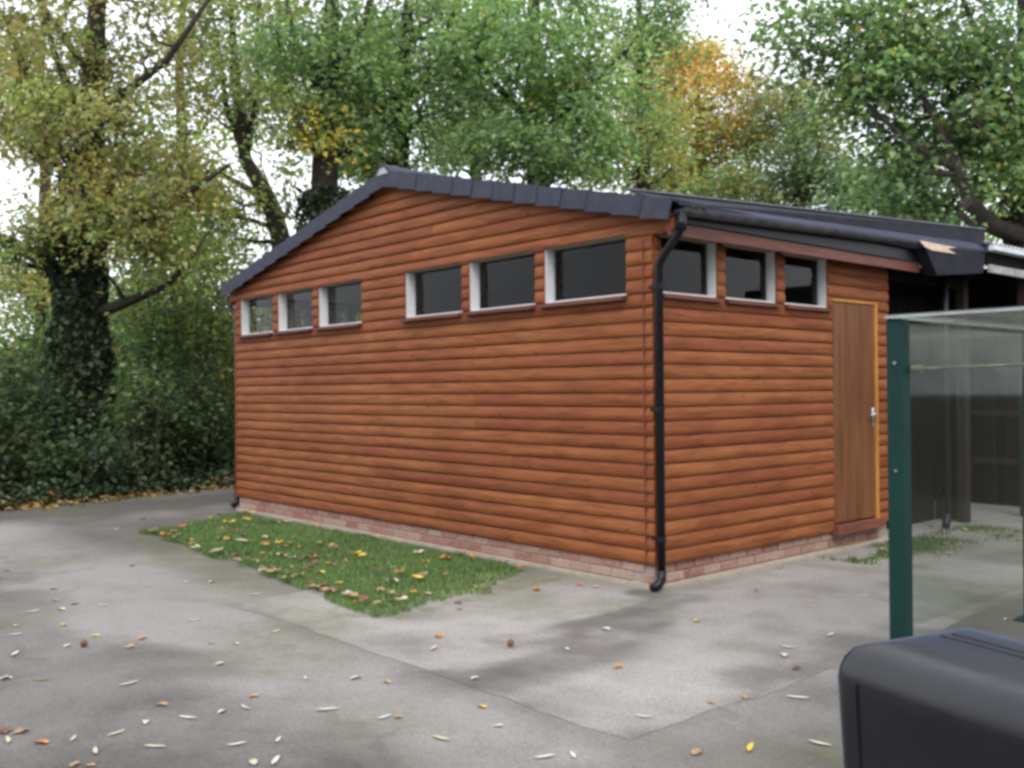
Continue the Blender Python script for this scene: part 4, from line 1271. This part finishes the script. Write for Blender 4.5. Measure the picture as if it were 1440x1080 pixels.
LM = {'cream': plain('pale_dry_leaf', (.50, .45, .34), .7, .2, 30), 'white': plain('bleached_leaf', (.56, .56, .53), .7, .12, 30),
      'tan': plain('tan_dry_leaf', (.36, .24, .14), .8, .3, 30), 'orange': plain('orange_leaf', (.48, .19, .045), .7, .3, 25),
      'yellow': plain('yellow_leaf', (.60, .42, .07), .7, .25, 25), 'brown': plain('brown_leaf', (.17, .08, .045), .8, .3, 30),
      'green': plain('green_leaf', (.16, .22, .07), .7, .3, 25)}
VAR = {}
for kd in ('willow', 'maple', 'oval', 'conker'):
    for cn in LM:
        for s in range(3):
            v, f = leaf_shape(kd, hash((kd, s)) % 1000 if False else s*17+len(kd))
            me = bpy.data.meshes.new('leaf_'+kd+'_'+cn); me.from_pydata(v, [], f); me.materials.append(LM[cn])
            if kd == 'conker': me.polygons.foreach_set('use_smooth', [True]*len(f))
            VAR[(kd, cn, s)] = me
KN = {'willow': 'narrow', 'maple': 'lobed', 'oval': 'small oval', 'conker': ''}
CNM = {'cream': 'cream', 'white': 'bleached white', 'tan': 'tan', 'orange': 'orange', 'yellow': 'yellow', 'brown': 'brown', 'green': 'green'}
def zone(x, y, where):
    if where == 'the grass patch':
        return 'the grass beside the brick plinth' if y > -.75 else ('the grass at the lawn front edge' if y < -1.45-.07*(x+5.5) else 'the middle of the grass patch')
    if where == 'pale concrete':
        if y > 1.6: return 'concrete outside the door'
        if abs(y+2.5) < .35 or abs(x-1.93) < .3: return 'the edge of the concrete apron'
        if segdist(np.array([x]), np.array([y]), STAIN)[0] < 1.3: return 'the damp stain below the downpipe'
        return 'dry pale concrete'
    if x < -7.2: return 'tarmac towards the ivy'
    if y > -2.9 and x < -1: return 'tarmac just outside the lawn'
    if x > 1.9: return 'tarmac beside the black bin'
    if y > -3.3: return 'tarmac along the concrete joint'
    return 'open grey tarmac'
def put_leaf(kd, cn, x, y, z, sc, where, grp):
    where = zone(x, y, where)
    o = bpy.data.objects.new('fallen_leaf' if kd != 'conker' else 'fallen_conker', VAR[(kd, cn, random.randrange(3))])
    COL.objects.link(o)
    o.location = (float(x), float(y), float(z)); o.rotation_euler = (0, 0, random.uniform(0, 6.283)); o.scale = (sc, sc, sc)
    if kd == 'conker': tag(o, 'round brown conker husk lying on %s' % where, 'conker', 'conkers on the yard')
    else: tag(o, '%s %s fallen leaf lying on %s' % (CNM[cn], KN[kd], where), 'leaf', 'fallen leaves %s' % grp)
SPOT = [(22, 893, 'w', 'white'), (22, 921, 'w', 'white'), (8, 955, 'm', 'cream'), (58, 957, 'w', 'green'), (103, 1040, 'w', 'cream'), (135, 1058, 'w', 'cream'), (205, 1017, 'o', 'white'),
 (264, 1011, 'w', 'white'), (312, 1002, 'o', 'white'), (333, 1048, 'w', 'white'), (392, 1042, 'w', 'white'), (388, 1072, 'w', 'white'), (345, 996, 'w', 'cream'), (218, 1052, 'w', 'cream'),
 (163, 1033, 'w', 'cream'), (181, 963, 'w', 'cream'), (30, 1030, 'm', 'tan'), (4, 1030, 'm', 'brown'), (58, 1046, 'o', 'orange'), (10, 1043, 'w', 'cream'), (118, 910, 'c', 'brown'),
 (95, 909, 'o', 'white'), (200, 899, 'o', 'tan'), (184, 911, 'm', 'tan'), (75, 829, 'o', 'tan'), (86, 858, 'o', 'cream'), (45, 861, 'w', 'white'), (135, 895, 'o', 'yellow'), (78, 845, 'o', 'tan'),
 (105, 850, 'o', 'tan'), (186, 796, 'm', 'tan'), (297, 819, 'o', 'cream'), (262, 819, 'w', 'cream'), (309, 935, 'o', 'cream'), (297, 905, 'o', 'tan'), (332, 906, 'o', 'cream'), (388, 889, 'w', 'cream'),
 (345, 817, 'o', 'tan'), (360, 837, 'w', 'cream'), (200, 730, 'm', 'tan'), (165, 745, 'm', 'cream'), (10, 803, 'o', 'tan'), (610, 914, 'w', 'cream'), (616, 897, 'm', 'orange'), (718, 911, 'c', 'brown'),
 (646, 858, 'o', 'tan'), (644, 850, 'o', 'brown'), (766, 1066, 'w', 'white'), (805, 1064, 'w', 'white'), (701, 1022, 'o', 'cream'), (678, 995, 'o', 'yellow'), (852, 887, 'o', 'white'), (797, 915, 'o', 'white'),
 (870, 940, 'o', 'orange'), (980, 875, 'o', 'yellow'), (668, 956, 'o', 'white'), (1143, 847, 'o', 'yellow'), (1097, 800, 'w', 'orange'), (1064, 832, 'o', 'brown'), (1108, 912, 'w', 'cream'),
 (1103, 924, 'o', 'white'), (1122, 983, 'w', 'white'), (1048, 982, 'o', 'tan'), (1056, 1054, 'w', 'yellow'), (1153, 1048, 'w', 'cream'), (1168, 895, 'w', 'white'), (1000, 990, 'o', 'tan'),
 (1120, 942, 'o', 'brown'), (755, 831, 'm', 'orange'), (815, 824, 'm', 'orange'), (838, 827, 'o', 'yellow'), (706, 800, 'm', 'orange'), (1205, 768, 'm', 'orange'), (1185, 773, 'o', 'orange'), (1243, 775, 'm', 'tan'),
 (1357, 747, 'm', 'yellow'), (1422, 755, 'm', 'orange'), (1438, 760, 'm', 'yellow'), (1393, 740, 'o', 'tan'), (1412, 749, 'o', 'cream'), (1335, 780, 'o', 'cream'), (1415, 872, 'o', 'white'), (1310, 742, 'm', 'brown'),
 (545, 960, 'o', 'tan'), (500, 955, 'o', 'cream'), (430, 955, 'w', 'cream'), (460, 1000, 'w', 'cream'), (560, 1010, 'o', 'tan'), (620, 1040, 'w', 'cream'), (980, 1060, 'o', 'tan'), (905, 1010, 'w', 'cream'), (540, 1010, 'w', 'white')]
KK = {'w': 'willow', 'o': 'oval', 'm': 'maple', 'c': 'conker'}
for u, v, kd, cn in SPOT:
    p = PZ(u, v, G0)
    conc = (-1.75 < p[0] < 1.93 and -2.52 < p[1]) or (.06 < p[0] < 1.93 and p[1] > -.06)
    put_leaf(KK[kd], cn, p[0], p[1], G0+(.008 if conc else .002), random.uniform(.45, .75) if kd != 'c' else .9, 'pale concrete' if conc else 'grey tarmac', 'on the yard')
for k in range(34):
    x, y = random.uniform(-8.6, 2.6), random.uniform(-4.6, -2.75)
    kd, cn = random.choice((('willow', 'cream'), ('oval', 'tan'), ('oval', 'cream'), ('maple', 'tan'), ('willow', 'white'), ('oval', 'yellow')))
    put_leaf(kd, cn, x, y, G0+.002, random.uniform(.4, .7), 'grey tarmac', 'on the yard')
for u_, v_, cn_ in ((977, 296, 'yellow'), (988, 300, 'orange')):
    p = PX(u_, v_, .262)
    o = bpy.data.objects.new('fallen_leaf', VAR[('maple', cn_, 0)]); COL.objects.link(o)
    o.location = (p[0], p[1], float(2.735+.107*p[1]/4.04)); o.rotation_euler = (.5, .7, 1.0); o.scale = (.5, .5, .5)
    tag(o, '%s leaf caught in the black roof gutter' % cn_, 'leaf', 'leaves in the gutter')
n = 0
while n < 140:
    x, y = random.uniform(-6.4, -.6), random.uniform(-2.1, -.1)
    if not inpoly(np.array([x]), np.array([y]), LAWN)[0]: continue
    if y > -.9 and random.random() < .5: continue
    if random.random() < .22: t_ = random.random(); x = -5.5+4.8*t_; y = -1.58-.40*t_+random.uniform(-.06, .10)
    kd, cn = random.choice((('maple', 'orange'), ('maple', 'yellow'), ('maple', 'tan'), ('maple', 'tan'), ('oval', 'tan'), ('maple', 'tan'), ('oval', 'yellow'), ('maple', 'brown'), ('maple', 'cream'), ('maple', 'brown')))
    put_leaf(kd, cn, x, y, G0+random.uniform(.035, .06), random.uniform(.5, .85), 'the grass patch', 'in the grass'); n += 1
